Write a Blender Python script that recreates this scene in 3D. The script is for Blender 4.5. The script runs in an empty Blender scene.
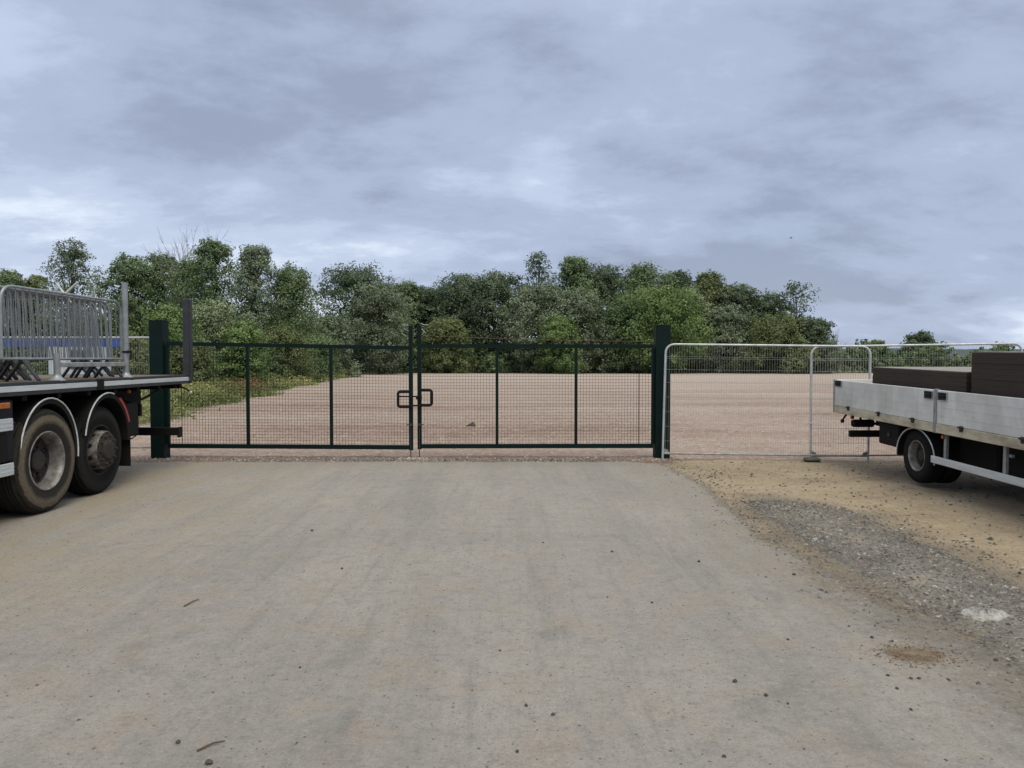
import bpy, math, random
import numpy as np
from mathutils import Vector, Matrix

random.seed(7)
S = bpy.context.scene
C = S.collection
R = math.radians

# ------------------------------------------------------------------ camera
F, EYE, HOR = 760.0, 1.70, 359.5
PITCH = math.atan((384 - HOR) / F)
cam_d = bpy.data.cameras.new('camera')
cam_d.sensor_width = 36
cam_d.lens = F / 1024 * 36
cam_d.clip_start = .05
cam_d.clip_end = 6000
cam = bpy.data.objects.new('camera', cam_d)
C.objects.link(cam)
cam.location = (0, 0, EYE)
cam.rotation_euler = (math.pi / 2 - PITCH, 0, 0)
S.camera = cam


def ray(px, py):
    sp, cp = math.sin(PITCH), math.cos(PITCH)
    u, v = (px - 512) / F, (384 - py) / F
    return Vector((u, cp + v * sp, -sp + v * cp))


def at_z(px, py, z=0.0):
    d = ray(px, py)
    return Vector((0, 0, EYE)) + d * ((z - EYE) / d.z)


def at_y(px, py, y):
    d = ray(px, py)
    return Vector((0, 0, EYE)) + d * (y / d.y)


# ------------------------------------------------------------------ materials
def nt(m):
    m.use_nodes = True
    t = m.node_tree
    t.nodes.clear()
    return t


def node(t, kind, **kw):
    n = t.nodes.new(kind)
    ins = kw.pop('ins', {})
    for k, v in kw.items():
        setattr(n, k, v)
    for k, v in ins.items():
        if hasattr(v, 'is_linked') or hasattr(v, 'links'):
            t.links.new(v, n.inputs[k])
        else:
            n.inputs[k].default_value = v
    return n


def c4(c):
    return (c[0], c[1], c[2], 1)


def noise(t, vec, scale, detail=4, rough=.6, dist=0.):
    n = node(t, 'ShaderNodeTexNoise', ins={'Vector': vec, 'Scale': scale, 'Detail': detail, 'Roughness': rough, 'Distortion': dist})
    return n.outputs[0]


def ramp(t, fac, stops, interp='LINEAR'):
    n = node(t, 'ShaderNodeValToRGB', ins={'Fac': fac})
    e = n.color_ramp.elements
    n.color_ramp.interpolation = interp
    while len(e) < len(stops):
        e.new(.5)
    for i, (p, c) in enumerate(stops):
        e[i].position = p
        e[i].color = c4(c) if hasattr(c, '__len__') else (c, c, c, 1)
    return n.outputs[0]


def mixc(t, fac, a, b, blend='MIX'):
    n = node(t, 'ShaderNodeMix', data_type='RGBA', blend_type=blend)
    for k, v in ((0, fac), (6, a), (7, b)):
        if hasattr(v, 'links'):
            t.links.new(v, n.inputs[k])
        else:
            n.inputs[k].default_value = c4(v) if hasattr(v, '__len__') else v
    return n.outputs[2]


def mth(t, op, a, b=0., c=None, clamp=False):
    n = node(t, 'ShaderNodeMath', operation=op, use_clamp=clamp)
    for i, v in enumerate((a, b) if c is None else (a, b, c)):
        if hasattr(v, 'links'):
            t.links.new(v, n.inputs[i])
        else:
            n.inputs[i].default_value = v
    return n.outputs[0]


def finish(t, col, rough, metal=0., bump=None, bstr=.3, bdist=.01, spec=.4):
    b = node(t, 'ShaderNodeBsdfPrincipled')
    for k, v in (('Base Color', col), ('Roughness', rough), ('Metallic', metal), ('Specular IOR Level', spec)):
        if hasattr(v, 'links'):
            t.links.new(v, b.inputs[k])
        else:
            b.inputs[k].default_value = c4(v) if hasattr(v, '__len__') else v
    if bump is not None:
        bn = node(t, 'ShaderNodeBump', ins={'Height': bump, 'Strength': bstr, 'Distance': bdist})
        t.links.new(bn.outputs[0], b.inputs['Normal'])
    return b.outputs[0]


def out(t, sh):
    o = node(t, 'ShaderNodeOutputMaterial')
    t.links.new(sh, o.inputs[0])


def M(name, col, rough=.55, metal=0., col2=None, vs=6., lo=.35, hi=.7, bump=.15, bs=40., spec=.4, stretch=(1, 1, 1)):
    m = bpy.data.materials.new(name)
    t = nt(m)
    tc = node(t, 'ShaderNodeTexCoord').outputs['Object']
    mp = node(t, 'ShaderNodeMapping', ins={'Vector': tc, 'Scale': stretch}).outputs[0]
    n1 = noise(t, mp, vs, 6, .65)
    col2 = col2 or tuple(x * .7 for x in col)
    cc = ramp(t, n1, [(lo, col2), (hi, col)])
    n2 = noise(t, mp, bs, 3, .6)
    rr = ramp(t, n1, [(.3, min(1, rough + .12)), (.7, rough)])
    out(t, finish(t, cc, rr, metal, n2, bump, .004, spec))
    return m


GREEN = M('gate_green_paint', (.002, .0135, .012), .5, 0, (.0017, .009, .0085), 3, bump=.05, spec=.15)
GREEN_WIRE = M('gate_wire_green', (.003, .009, .008), .6, spec=.15)
GALV = M('galvanised_steel', (.56, .58, .585), .45, .4, (.36, .38, .385), 7, bump=.06)
GALV_BARRIER = M('barrier_steel', (.33, .355, .37), .45, .5, (.20, .22, .23), 7, bump=.06)
GALV_BAR = M('barrier_bar_steel', (.25, .27, .285), .5, .4, (.14, .155, .165), 9, bump=.06)
GALV_DULL = M('weathered_galvanised_steel', (.36, .375, .375), .5, .4, (.20, .21, .21), 9, bump=.08)
WIRE = M('fence_wire', (.40, .41, .40), .5, .4)
BLACK = M('black_rubber_plastic', (.005, .005, .006), .7, 0, (.010, .009, .008), 8, spec=.2)
CHASSIS = M('chassis_black', (.004, .0045, .006), .7, 0, (.010, .008, .007), 5, spec=.2)
NAVY = M('navy_side_panel', (.004, .007, .013), .5, 0, (.010, .010, .011), 4, spec=.25)
ALU = M('dirty_aluminium', (.60, .63, .63), .45, .2, (.42, .44, .44), 5, .3, .7, stretch=(1, .3, 4))


def panel_mat():
    m = bpy.data.materials.new('worn_side_board')
    t = nt(m)
    tc = node(t, 'ShaderNodeTexCoord').outputs['Object']
    va = node(t, 'ShaderNodeMapping', ins={'Vector': tc, 'Scale': (1, 9, .8)}).outputs[0]
    hb_ = node(t, 'ShaderNodeMapping', ins={'Vector': tc, 'Scale': (1, .5, 14)}).outputs[0]
    big = noise(t, tc, 1.6, 6, .65, .5)
    drip = noise(t, va, 1.3, 6, .68, .2)
    scr = noise(t, hb_, 3.0, 7, .75, .1)
    col = ramp(t, big, [(.35, (.50, .50, .475)), (.65, (.68, .68, .655))])
    col = mixc(t, ramp(t, drip, [(.52, 0.), (.70, .35)]), col, (.38, .37, .335))
    col = mixc(t, ramp(t, scr, [(.60, 0.), (.72, .25)]), col, (.40, .40, .385))
    col = mixc(t, ramp(t, noise(t, tc, 12, 7, .75), [(.60, 0.), (.72, .6)]), col, (.30, .275, .235))
    out(t, finish(t, col, .55, .0, scr, .1, .003, .3))
    return m


ALU_PANEL = panel_mat()

CREAM = M('dirty_cream_beam', (.50, .455, .34), .6, 0, (.24, .20, .14), 4, .3, .58, stretch=(1, .6, 2))
DECKWOOD = M('worn_deck_ply', (.17, .12, .075), .75, 0, (.09, .068, .05), 3, .3, .7, .2, 30, stretch=(4, .6, 1))
WHITE_TRIM = M('pale_edge_trim', (.62, .64, .64), .5, 0, (.36, .36, .34), 9)
RED = M('red_reflector', (.30, .055, .05), .35, 0, (.25, .02, .02), 9)
AMBER = M('amber_lamp', (.42, .12, .025), .4, 0, (.24, .07, .02), 20)
GLASS_RED = M('tail_lamp_lens', (.14, .015, .012), .25, 0, (.1, .01, .01), 9)
DARK_STEEL = M('dark_steel', (.045, .048, .056), .5, .3, (.028, .03, .034), 6)
RIM = M('silver_rim', (.32, .32, .31), .5, .45, (.14, .125, .105), 9, .38, .66)
RIM_WORN = M('worn_grey_rim', (.20, .19, .17), .65, .2, (.055, .047, .038), 14, .38, .62)
HUB = M('dark_hub', (.022, .020, .018), .65, .1, (.05, .042, .034), 16, spec=.25)  # dark tone for wheel discs, hubs, rim ring and side hinges
HOLE_SHADE = M('painted_hole_shade', (.006, .006, .006), .8)  # near-black painted on discs as the shade inside wheel holes
BOARD = M('brown_faced_board', (.046, .031, .021), .75, 0, (.030, .021, .015), 6, .3, .7, .1, 50, stretch=(1, .4, 8))
BOARD_TOP = M('pale_board_face', (.26, .235, .21), .7, 0, (.18, .165, .145), 3)
BLUE = M('blue_banner', (.035, .085, .33), .55, 0, (.025, .06, .24), 3)
CABIN = M('pale_cabin_wall', (.46, .53, .58), .5, 0, (.36, .42, .47), 2)
CABIN_DARK = M('cabin_window_glass', (.03, .04, .05), .15)
RUBBER_BLOCK = M('fence_block', (.055, .06, .045), .85, 0, (.10, .095, .075), 10, bump=.4)
STONE = M('dark_stone', (.10, .095, .085), .9, 0, (.045, .042, .038), 30, bump=.5)
STONE_PALE = M('pale_rubble', (.37, .36, .335), .9, 0, (.25, .24, .22), 6, .35, .6, .6, 60)
TWIG = M('dry_twig', (.12, .085, .05), .8)
BARK = M('tree_bark', (.085, .07, .055), .9, 0, (.04, .034, .028), 5, bump=.5, bs=12)
DEADWOOD = M('dead_wood', (.20, .185, .165), .85, 0, (.12, .11, .10), 5)
RUST_WIRE = M('rusty_wire', (.16, .11, .085), .7, .3)
PLASTIC_TIE = M('pale_wire_end', (.42, .46, .43), .5)
BIRD = M('bird_feather', (.03, .03, .033), .7)


def tyre_mat(name, dusty):
    m = bpy.data.materials.new(name)
    t = nt(m)
    tc = node(t, 'ShaderNodeTexCoord').outputs['Object']
    s = node(t, 'ShaderNodeSeparateXYZ', ins={0: tc})
    rad = mth(t, 'SQRT', mth(t, 'ADD', mth(t, 'POWER', mth(t, 'ABSOLUTE', s.outputs[1]), 2.), mth(t, 'POWER', mth(t, 'ABSOLUTE', s.outputs[2]), 2.)))
    n1 = noise(t, tc, 7, 6, .65)
    r2 = mth(t, 'ADD', rad, mth(t, 'MULTIPLY', mth(t, 'SUBTRACT', n1, .5), .07))
    rub, dust = (.009, .009, .0095), ((.16, .132, .092) if dusty else (.024, .022, .02))
    k = ramp(t, r2, [(.27, .5), (.315, .12), (.40, .16), (.45, .95), (.505, .8), (.52, .15)])
    k = mth(t, 'MULTIPLY', k, ramp(t, noise(t, tc, 30, 4, .7), [(.25, .55), (.7, 1.)]))
    col = mixc(t, k, rub, dust)
    w = node(t, 'ShaderNodeTexWave', wave_type='BANDS', bands_direction='X', ins={'Vector': tc, 'Scale': 8., 'Distortion': 2.5, 'Detail': 2.}).outputs[1]
    tread = mth(t, 'MULTIPLY', w, ramp(t, rad, [(.49, 0.), (.51, 1.)]))
    out(t, finish(t, col, .85, 0, tread, .8, .02, .12))
    return m


TYRE_DUSTY = tyre_mat('dusty_tyre', True)
TYRE = tyre_mat('black_tyre', False)


def leaf_mat(name, dark, mid, light, trans=.3):
    m = bpy.data.materials.new(name)
    t = nt(m)
    a = node(t, 'ShaderNodeAttribute', attribute_name='tint').outputs['Fac']
    col = ramp(t, a, [(.08, dark), (.5, mid), (.95, light)])
    p = finish(t, col, .55, 0, spec=.25)
    tr = node(t, 'ShaderNodeBsdfTranslucent')
    t.links.new(mixc(t, .5, col, (.10, .14, .02)), tr.inputs[0])
    mx = node(t, 'ShaderNodeMixShader', ins={0: trans})
    t.links.new(p, mx.inputs[1])
    t.links.new(tr.outputs[0], mx.inputs[2])
    out(t, mx.outputs[0])
    return m


LEAF = {
    'willow': leaf_mat('leaf_grey_willow', (.092, .122, .077), (.172, .217, .138), (.283, .340, .227)),
    'green': leaf_mat('leaf_mid_green', (.072, .110, .053), (.132, .192, .087), (.217, .283, .138)),
    'fresh': leaf_mat('leaf_fresh_green', (.090, .146, .046), (.151, .232, .080), (.232, .311, .116)),
    'dark': leaf_mat('leaf_dark_green', (.055, .082, .050), (.103, .143, .084), (.172, .221, .130)),
    'olive': leaf_mat('leaf_olive_green', (.090, .118, .046), (.146, .181, .076), (.232, .258, .110)),
    'pale': leaf_mat('leaf_pale_shrub', (.116, .157, .080), (.222, .275, .151), (.427, .481, .320)),
    'yellow': leaf_mat('leaf_yellow_scrub', (.125, .132, .054), (.240, .232, .097), (.409, .355, .178)),
    'weeds': leaf_mat('leaf_mixed_weeds', (.123, .127, .053), (.215, .246, .087), (.439, .408, .174)),
    'far': leaf_mat('leaf_far_wood', (.080, .110, .097), (.107, .143, .125), (.143, .178, .151)),
    'dock': leaf_mat('leaf_red_dock', (.125, .054, .031), (.249, .097, .062), (.355, .160, .090)),
}


# ------------------------------------------------------------------ object helpers
def props(o, label=None, cat=None, group=None, kind=None):
    if label:
        o['label'] = label
    if cat:
        o['category'] = cat
    if group:
        o['group'] = group
    if kind:
        o['kind'] = kind
    return o


def thing(name, label, cat, loc=(0, 0, 0), rot=(0, 0, 0), group=None):
    o = bpy.data.objects.new(name, None)
    C.objects.link(o)
    o.location = loc
    o.rotation_euler = rot
    o.empty_display_size = .2
    return props(o, label, cat, group)


class MB:
    def __init__(self, base=(0, 0, 0)):
        self.v, self.f, self.b = [], [], Vector(base)

    def add(self, vs, fs):
        n = len(self.v)
        self.v += [tuple(Vector(p) - self.b) for p in vs]
        self.f += [tuple(i + n for i in q) for q in fs]
        return self

    def box(self, x0, x1, y0, y1, z0, z1, bev=0.):
        if bev <= 0:
            vs = [(x, y, z) for x in (x0, x1) for y in (y0, y1) for z in (z0, z1)]
            return self.add(vs, [(0, 1, 3, 2), (4, 6, 7, 5), (0, 4, 5, 1), (2, 3, 7, 6), (0, 2, 6, 4), (1, 5, 7, 3)])
        b = min(bev, (x1 - x0) * .45, (y1 - y0) * .45, (z1 - z0) * .45)
        vs, idx = [], {}
        lim = ((x0, x1), (y0, y1), (z0, z1))
        for sx in (0, 1):
            for sy in (0, 1):
                for sz in (0, 1):
                    s = (sx, sy, sz)
                    for ax in range(3):
                        p = []
                        for k in range(3):
                            e = lim[k][s[k]]
                            p.append(e if k == ax else e + (b if s[k] == 0 else -b))
                        idx[(s, ax)] = len(vs)
                        vs.append(tuple(p))
        fs = []
        for ax in range(3):
            o1, o2 = [k for k in range(3) if k != ax]
            for sv in (0, 1):
                q = []
                for a, c in ((0, 0), (1, 0), (1, 1), (0, 1)):
                    s = [0, 0, 0]
                    s[ax], s[o1], s[o2] = sv, a, c
                    q.append(idx[(tuple(s), ax)])
                fs.append(q)
        for ax in range(3):
            o1, o2 = [k for k in range(3) if k != ax]
            for a in (0, 1):
                for c in (0, 1):
                    s0, s1 = [0] * 3, [0] * 3
                    s0[ax], s1[ax] = 0, 1
                    s0[o1] = s1[o1] = a
                    s0[o2] = s1[o2] = c
                    s0, s1 = tuple(s0), tuple(s1)
                    fs.append([idx[(s0, o1)], idx[(s1, o1)], idx[(s1, o2)], idx[(s0, o2)]])
        for sx in (0, 1):
            for sy in (0, 1):
                for sz in (0, 1):
                    s = (sx, sy, sz)
                    fs.append([idx[(s, 0)], idx[(s, 1)], idx[(s, 2)]])
        return self.add(vs, fs)

    def tube(self, pts, r, n=8, closed=False, cap=True):
        pts = [Vector(p) for p in pts]
        k = len(pts)
        rs = r if hasattr(r, '__len__') else [r] * k
        ref = None
        rings = []
        for i in range(k):
            if closed:
                d = pts[(i + 1) % k] - pts[i - 1]
            else:
                d = pts[min(i + 1, k - 1)] - pts[max(i - 1, 0)]
            d = d.normalized() if d.length > 1e-9 else Vector((0, 0, 1))
            if ref is None:
                ref = Vector((0, 0, 1)) if abs(d.z) < .9 else Vector((1, 0, 0))
            ref = (ref - d * ref.dot(d))
            if ref.length < 1e-6:
                ref = d.orthogonal()
            ref.normalize()
            s = d.cross(ref)
            rings.append([pts[i] + (ref * math.cos(2 * math.pi * j / n + math.pi / n) + s * math.sin(2 * math.pi * j / n + math.pi / n)) * rs[i] for j in range(n)])
        vs = [p for g in rings for p in g]
        fs = []
        for i in range(k if closed else k - 1):
            a, b = i * n, ((i + 1) % k) * n
            for j in range(n):
                fs.append((a + j, a + (j + 1) % n, b + (j + 1) % n, b + j))
        if cap and not closed:
            fs.append(tuple(range(n))[::-1])
            fs.append(tuple((k - 1) * n + j for j in range(n)))
        return self.add(vs, fs)

    def lathe_x(self, prof, n=48, c=(0, 0, 0), sx=1.):
        """prof: (radius, x) pairs, turned about the X axis through c"""
        vs, fs = [], []
        for r_, x in prof:
            for j in range(n):
                a = 2 * math.pi * j / n
                vs.append((c[0] + sx * x, c[1] + r_ * math.cos(a), c[2] + r_ * math.sin(a)))
        for i in range(len(prof) - 1):
            for j in range(n):
                fs.append((i * n + j, i * n + (j + 1) % n, (i + 1) * n + (j + 1) % n, (i + 1) * n + j))
        return self.add(vs, fs)

    def lathe_z(self, prof, n=24, c=(0, 0, 0)):
        vs, fs = [], []
        for r_, z in prof:
            for j in range(n):
                a = 2 * math.pi * j / n
                vs.append((c[0] + r_ * math.cos(a), c[1] + r_ * math.sin(a), c[2] + z))
        for i in range(len(prof) - 1):
            for j in range(n):
                fs.append((i * n + j, i * n + (j + 1) % n, (i + 1) * n + (j + 1) % n, (i + 1) * n + j))
        return self.add(vs, fs)

    def build(self, name, mat, parent=None, smooth=False, loc=None, extra=None, mat2=None):
        nf0 = len(self.f)
        if extra is not None:
            self.b = Vector((0, 0, 0))
            self.add(extra.v, extra.f)
        me = bpy.data.meshes.new(name)
        me.from_pydata(self.v, [], self.f)
        import bmesh
        bm = bmesh.new()
        bm.from_mesh(me)
        bmesh.ops.recalc_face_normals(bm, faces=bm.faces)
        bm.to_mesh(me)
        bm.free()
        me.materials.append(mat)
        if mat2 is not None:
            me.materials.append(mat2)
            me.polygons.foreach_set('material_index', [0] * nf0 + [1] * (len(me.polygons) - nf0))
        if smooth:
            me.polygons.foreach_set('use_smooth', [True] * len(me.polygons))
            try:
                me.set_sharp_from_angle(angle=R(38))
            except Exception:
                pass
        o = bpy.data.objects.new(name, me)
        C.objects.link(o)
        if parent:
            o.parent = parent
        if loc is not None:
            o.location = loc
        return o


def fillet(pts, r, seg=6, closed=False):
    pts = [Vector(p) for p in pts]
    k = len(pts)
    o = []
    for i, p in enumerate(pts):
        if not closed and i in (0, k - 1):
            o.append(p)
            continue
        a, b = (pts[i - 1] - p), (pts[(i + 1) % k] - p)
        rr = r[i] if hasattr(r, '__len__') else r
        rr = min(rr, a.length * .49, b.length * .49)
        if rr < 1e-5:
            o.append(p)
            continue
        s, e = p + a.normalized() * rr, p + b.normalized() * rr
        for j in range(seg + 1):
            q = j / seg
            o.append(s * (1 - q) ** 2 + p * 2 * q * (1 - q) + e * q * q)
    return o


def np_mesh(name, V, nv, mat, parent=None, tint=None):
    """V: (faces*nv,3) float array, each nv vertices form one face"""
    V = np.ascontiguousarray(V, dtype=np.float32)
    nf = len(V) // nv
    me = bpy.data.meshes.new(name)
    me.vertices.add(len(V))
    me.vertices.foreach_set('co', V.ravel())
    me.loops.add(len(V))
    me.loops.foreach_set('vertex_index', np.arange(len(V), dtype=np.int32))
    me.polygons.add(nf)
    me.polygons.foreach_set('loop_start', np.arange(0, len(V), nv, dtype=np.int32))
    me.update(calc_edges=True)
    if tint is not None:
        at = me.attributes.new('tint', 'FLOAT', 'FACE')
        at.data.foreach_set('value', np.ascontiguousarray(tint, dtype=np.float32))
    me.materials.append(mat)
    o = bpy.data.objects.new(name, me)
    C.objects.link(o)
    if parent:
        o.parent = parent
    return o


# ------------------------------------------------------------------ world and light
def build_world():
    w = bpy.data.worlds.new('World')
    S.world = w
    w.use_nodes = True
    t = w.node_tree
    t.nodes.clear()
    el, rot = R(56), R(158)
    sky = node(t, 'ShaderNodeTexSky', sky_type='NISHITA', sun_disc=False, sun_elevation=el, sun_rotation=rot)
    g = node(t, 'ShaderNodeTexCoord').outputs['Generated']
    s = node(t, 'ShaderNodeSeparateXYZ', ins={0: g})
    zz = mth(t, 'ADD', mth(t, 'MAXIMUM', s.outputs[2], 0.), .26)
    cx, cy = mth(t, 'DIVIDE', s.outputs[0], zz), mth(t, 'DIVIDE', s.outputs[1], zz)
    p = node(t, 'ShaderNodeCombineXYZ', ins={0: cx, 1: cy, 2: 3.7}).outputs[0]
    rotm = node(t, 'ShaderNodeMapping', ins={'Vector': p, 'Rotation': (0, 0, R(-34)), 'Scale': (.72, 1.05, 1)}).outputs[0]
    big = noise(t, rotm, .72, 4, .5, .35)
    mid = noise(t, rotm, 1.9, 10, .63, .15)
    fine = noise(t, p, 4.5, 8, .62, .15)
    f = mth(t, 'ADD', mth(t, 'MULTIPLY', big, .56), mth(t, 'ADD', mth(t, 'MULTIPLY', mid, .34), mth(t, 'MULTIPLY', fine, .10)))
    cl = ramp(t, f, [(.39, (2.85, 3.3, 4.45)), (.465, (3.75, 4.4, 5.85)), (.52, (4.7, 5.45, 7.0)), (.58, (6.7, 7.5, 8.7))], 'EASE')
    zen = ramp(t, s.outputs[2], [(.40, (1., 1., 1.)), (.9, (2.6, 2.3, 1.75))])
    cl = mixc(t, 1., cl, zen, 'MULTIPLY')
    thick = ramp(t, big, [(.28, .80), (.42, .96)])
    col = mixc(t, thick, sky.outputs[0], cl)
    bg = node(t, 'ShaderNodeBackground', ins={0: col, 1: .1})
    o = node(t, 'ShaderNodeOutputWorld')
    t.links.new(bg.outputs[0], o.inputs[0])
    ld = bpy.data.lights.new('sun', 'SUN')
    ld.energy = 1.9
    ld.angle = R(35)
    ld.color = (1, .92, .74)
    lo = bpy.data.objects.new('sun', ld)
    C.objects.link(lo)
    d = Vector((math.sin(rot) * math.cos(el), math.cos(rot) * math.cos(el), math.sin(el)))
    lo.rotation_euler = (-d).to_track_quat('-Z', 'Y').to_euler()
    lo.location = d * 50


build_world()
S.view_settings.view_transform = 'Standard'
S.view_settings.look = 'None'
S.view_settings.exposure = .24
S.view_settings.gamma = 1


# ------------------------------------------------------------------ ground sheets
def poly_sd(P, poly):
    """signed distance (positive inside) of points P (n,2) to polygon"""
    poly = np.asarray(poly, float)
    n = len(poly)
    d = np.full(len(P), 1e9)
    inside = np.zeros(len(P), bool)
    for i in range(n):
        a, b = poly[i], poly[(i + 1) % n]
        e = b - a
        tt = np.clip(((P - a) @ e) / (e @ e), 0, 1)
        q = P - (a + tt[:, None] * e)
        d = np.minimum(d, np.hypot(q[:, 0], q[:, 1]))
        c = (a[1] > P[:, 1]) != (b[1] > P[:, 1])
        with np.errstate(divide='ignore', invalid='ignore'):
            xi = a[0] + (P[:, 1] - a[1]) * (b[0] - a[0]) / (b[1] - a[1])
        inside ^= c & (P[:, 0] < xi)
    return np.where(inside, d, -d)


def verge_z(x, y):
    """gentle fall of the unmade ground towards the right-hand fence"""
    return -.05 * np.clip((x - 4) / 3, 0, 1) * np.clip((y - 10) / 2.5, 0, 1) * np.clip((60 - y) / 40, 0, 1)


def sheet(name, poly, z, cell, feather, mat, kind='structure', pad=None):
    poly = np.asarray(poly, float)
    pad = feather if pad is None else pad
    x0, y0 = poly.min(0) - pad
    x1, y1 = poly.max(0) + pad
    nx, ny = int((x1 - x0) / cell) + 2, int((y1 - y0) / cell) + 2
    X, Y = np.meshgrid(x0 + np.arange(nx) * cell, y0 + np.arange(ny) * cell)
    P = np.stack([X.ravel(), Y.ravel()], 1)
    sd = poly_sd(P, poly)
    ii = np.arange(nx * ny).reshape(ny, nx)
    q = np.stack([ii[:-1, :-1], ii[:-1, 1:], ii[1:, 1:], ii[1:, :-1]], -1).reshape(-1, 4)
    q = q[(sd[q] > -pad).any(1)]
    used = np.unique(q)
    re = np.full(nx * ny, -1)
    re[used] = np.arange(len(used))
    q = re[q]
    Vv = np.c_[P[used], verge_z(P[used, 0], P[used, 1]) + z].astype(np.float32)
    me = bpy.data.meshes.new(name)
    me.vertices.add(len(Vv))
    me.vertices.foreach_set('co', Vv.ravel())
    me.loops.add(q.size)
    me.loops.foreach_set('vertex_index', q.ravel().astype(np.int32))
    me.polygons.add(len(q))
    me.polygons.foreach_set('loop_start', np.arange(0, q.size, 4, dtype=np.int32))
    me.update(calc_edges=True)
    at = me.attributes.new('edge', 'FLOAT', 'POINT')
    at.data.foreach_set('value', sd[used].astype(np.float32))
    me.materials.append(mat)
    o = bpy.data.objects.new(name, me)
    C.objects.link(o)
    return props(o, kind=kind)


def edge_out(t, sh, amp, scale, soft):
    """lets the sheet fray out along its edge: signed edge distance plus noise"""
    tc = node(t, 'ShaderNodeTexCoord').outputs['Object']
    e = node(t, 'ShaderNodeAttribute', attribute_name='edge').outputs['Fac']
    n1 = noise(t, tc, scale, 8, .7)
    n2 = noise(t, tc, scale * 14, 3, .7)
    k = mth(t, 'ADD', e, mth(t, 'MULTIPLY', mth(t, 'SUBTRACT', n1, .5), amp * 4))
    k = mth(t, 'ADD', k, mth(t, 'MULTIPLY', mth(t, 'SUBTRACT', n2, .5), amp * 2.2))
    a = mth(t, 'ADD', mth(t, 'DIVIDE', k, soft), .5, clamp=True)
    tr = node(t, 'ShaderNodeBsdfTransparent')
    mx = node(t, 'ShaderNodeMixShader', ins={0: a})
    t.links.new(tr.outputs[0], mx.inputs[1])
    t.links.new(sh, mx.inputs[2])
    out(t, mx.outputs[0])


def speckle(t, tc, scale, thr, var=.5):
    """cell pattern of small chips: 1 inside a chip"""
    v = node(t, 'ShaderNodeTexVoronoi', ins={'Vector': tc, 'Scale': scale})
    s = node(t, 'ShaderNodeSeparateXYZ', ins={0: v.outputs['Color']})
    small = mth(t, 'LESS_THAN', v.outputs['Distance'], mth(t, 'MULTIPLY', s.outputs[1], .42))
    return mth(t, 'MULTIPLY', small, mth(t, 'LESS_THAN', s.outputs[0], thr)), s.outputs[2], v.outputs['Distance']


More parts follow.
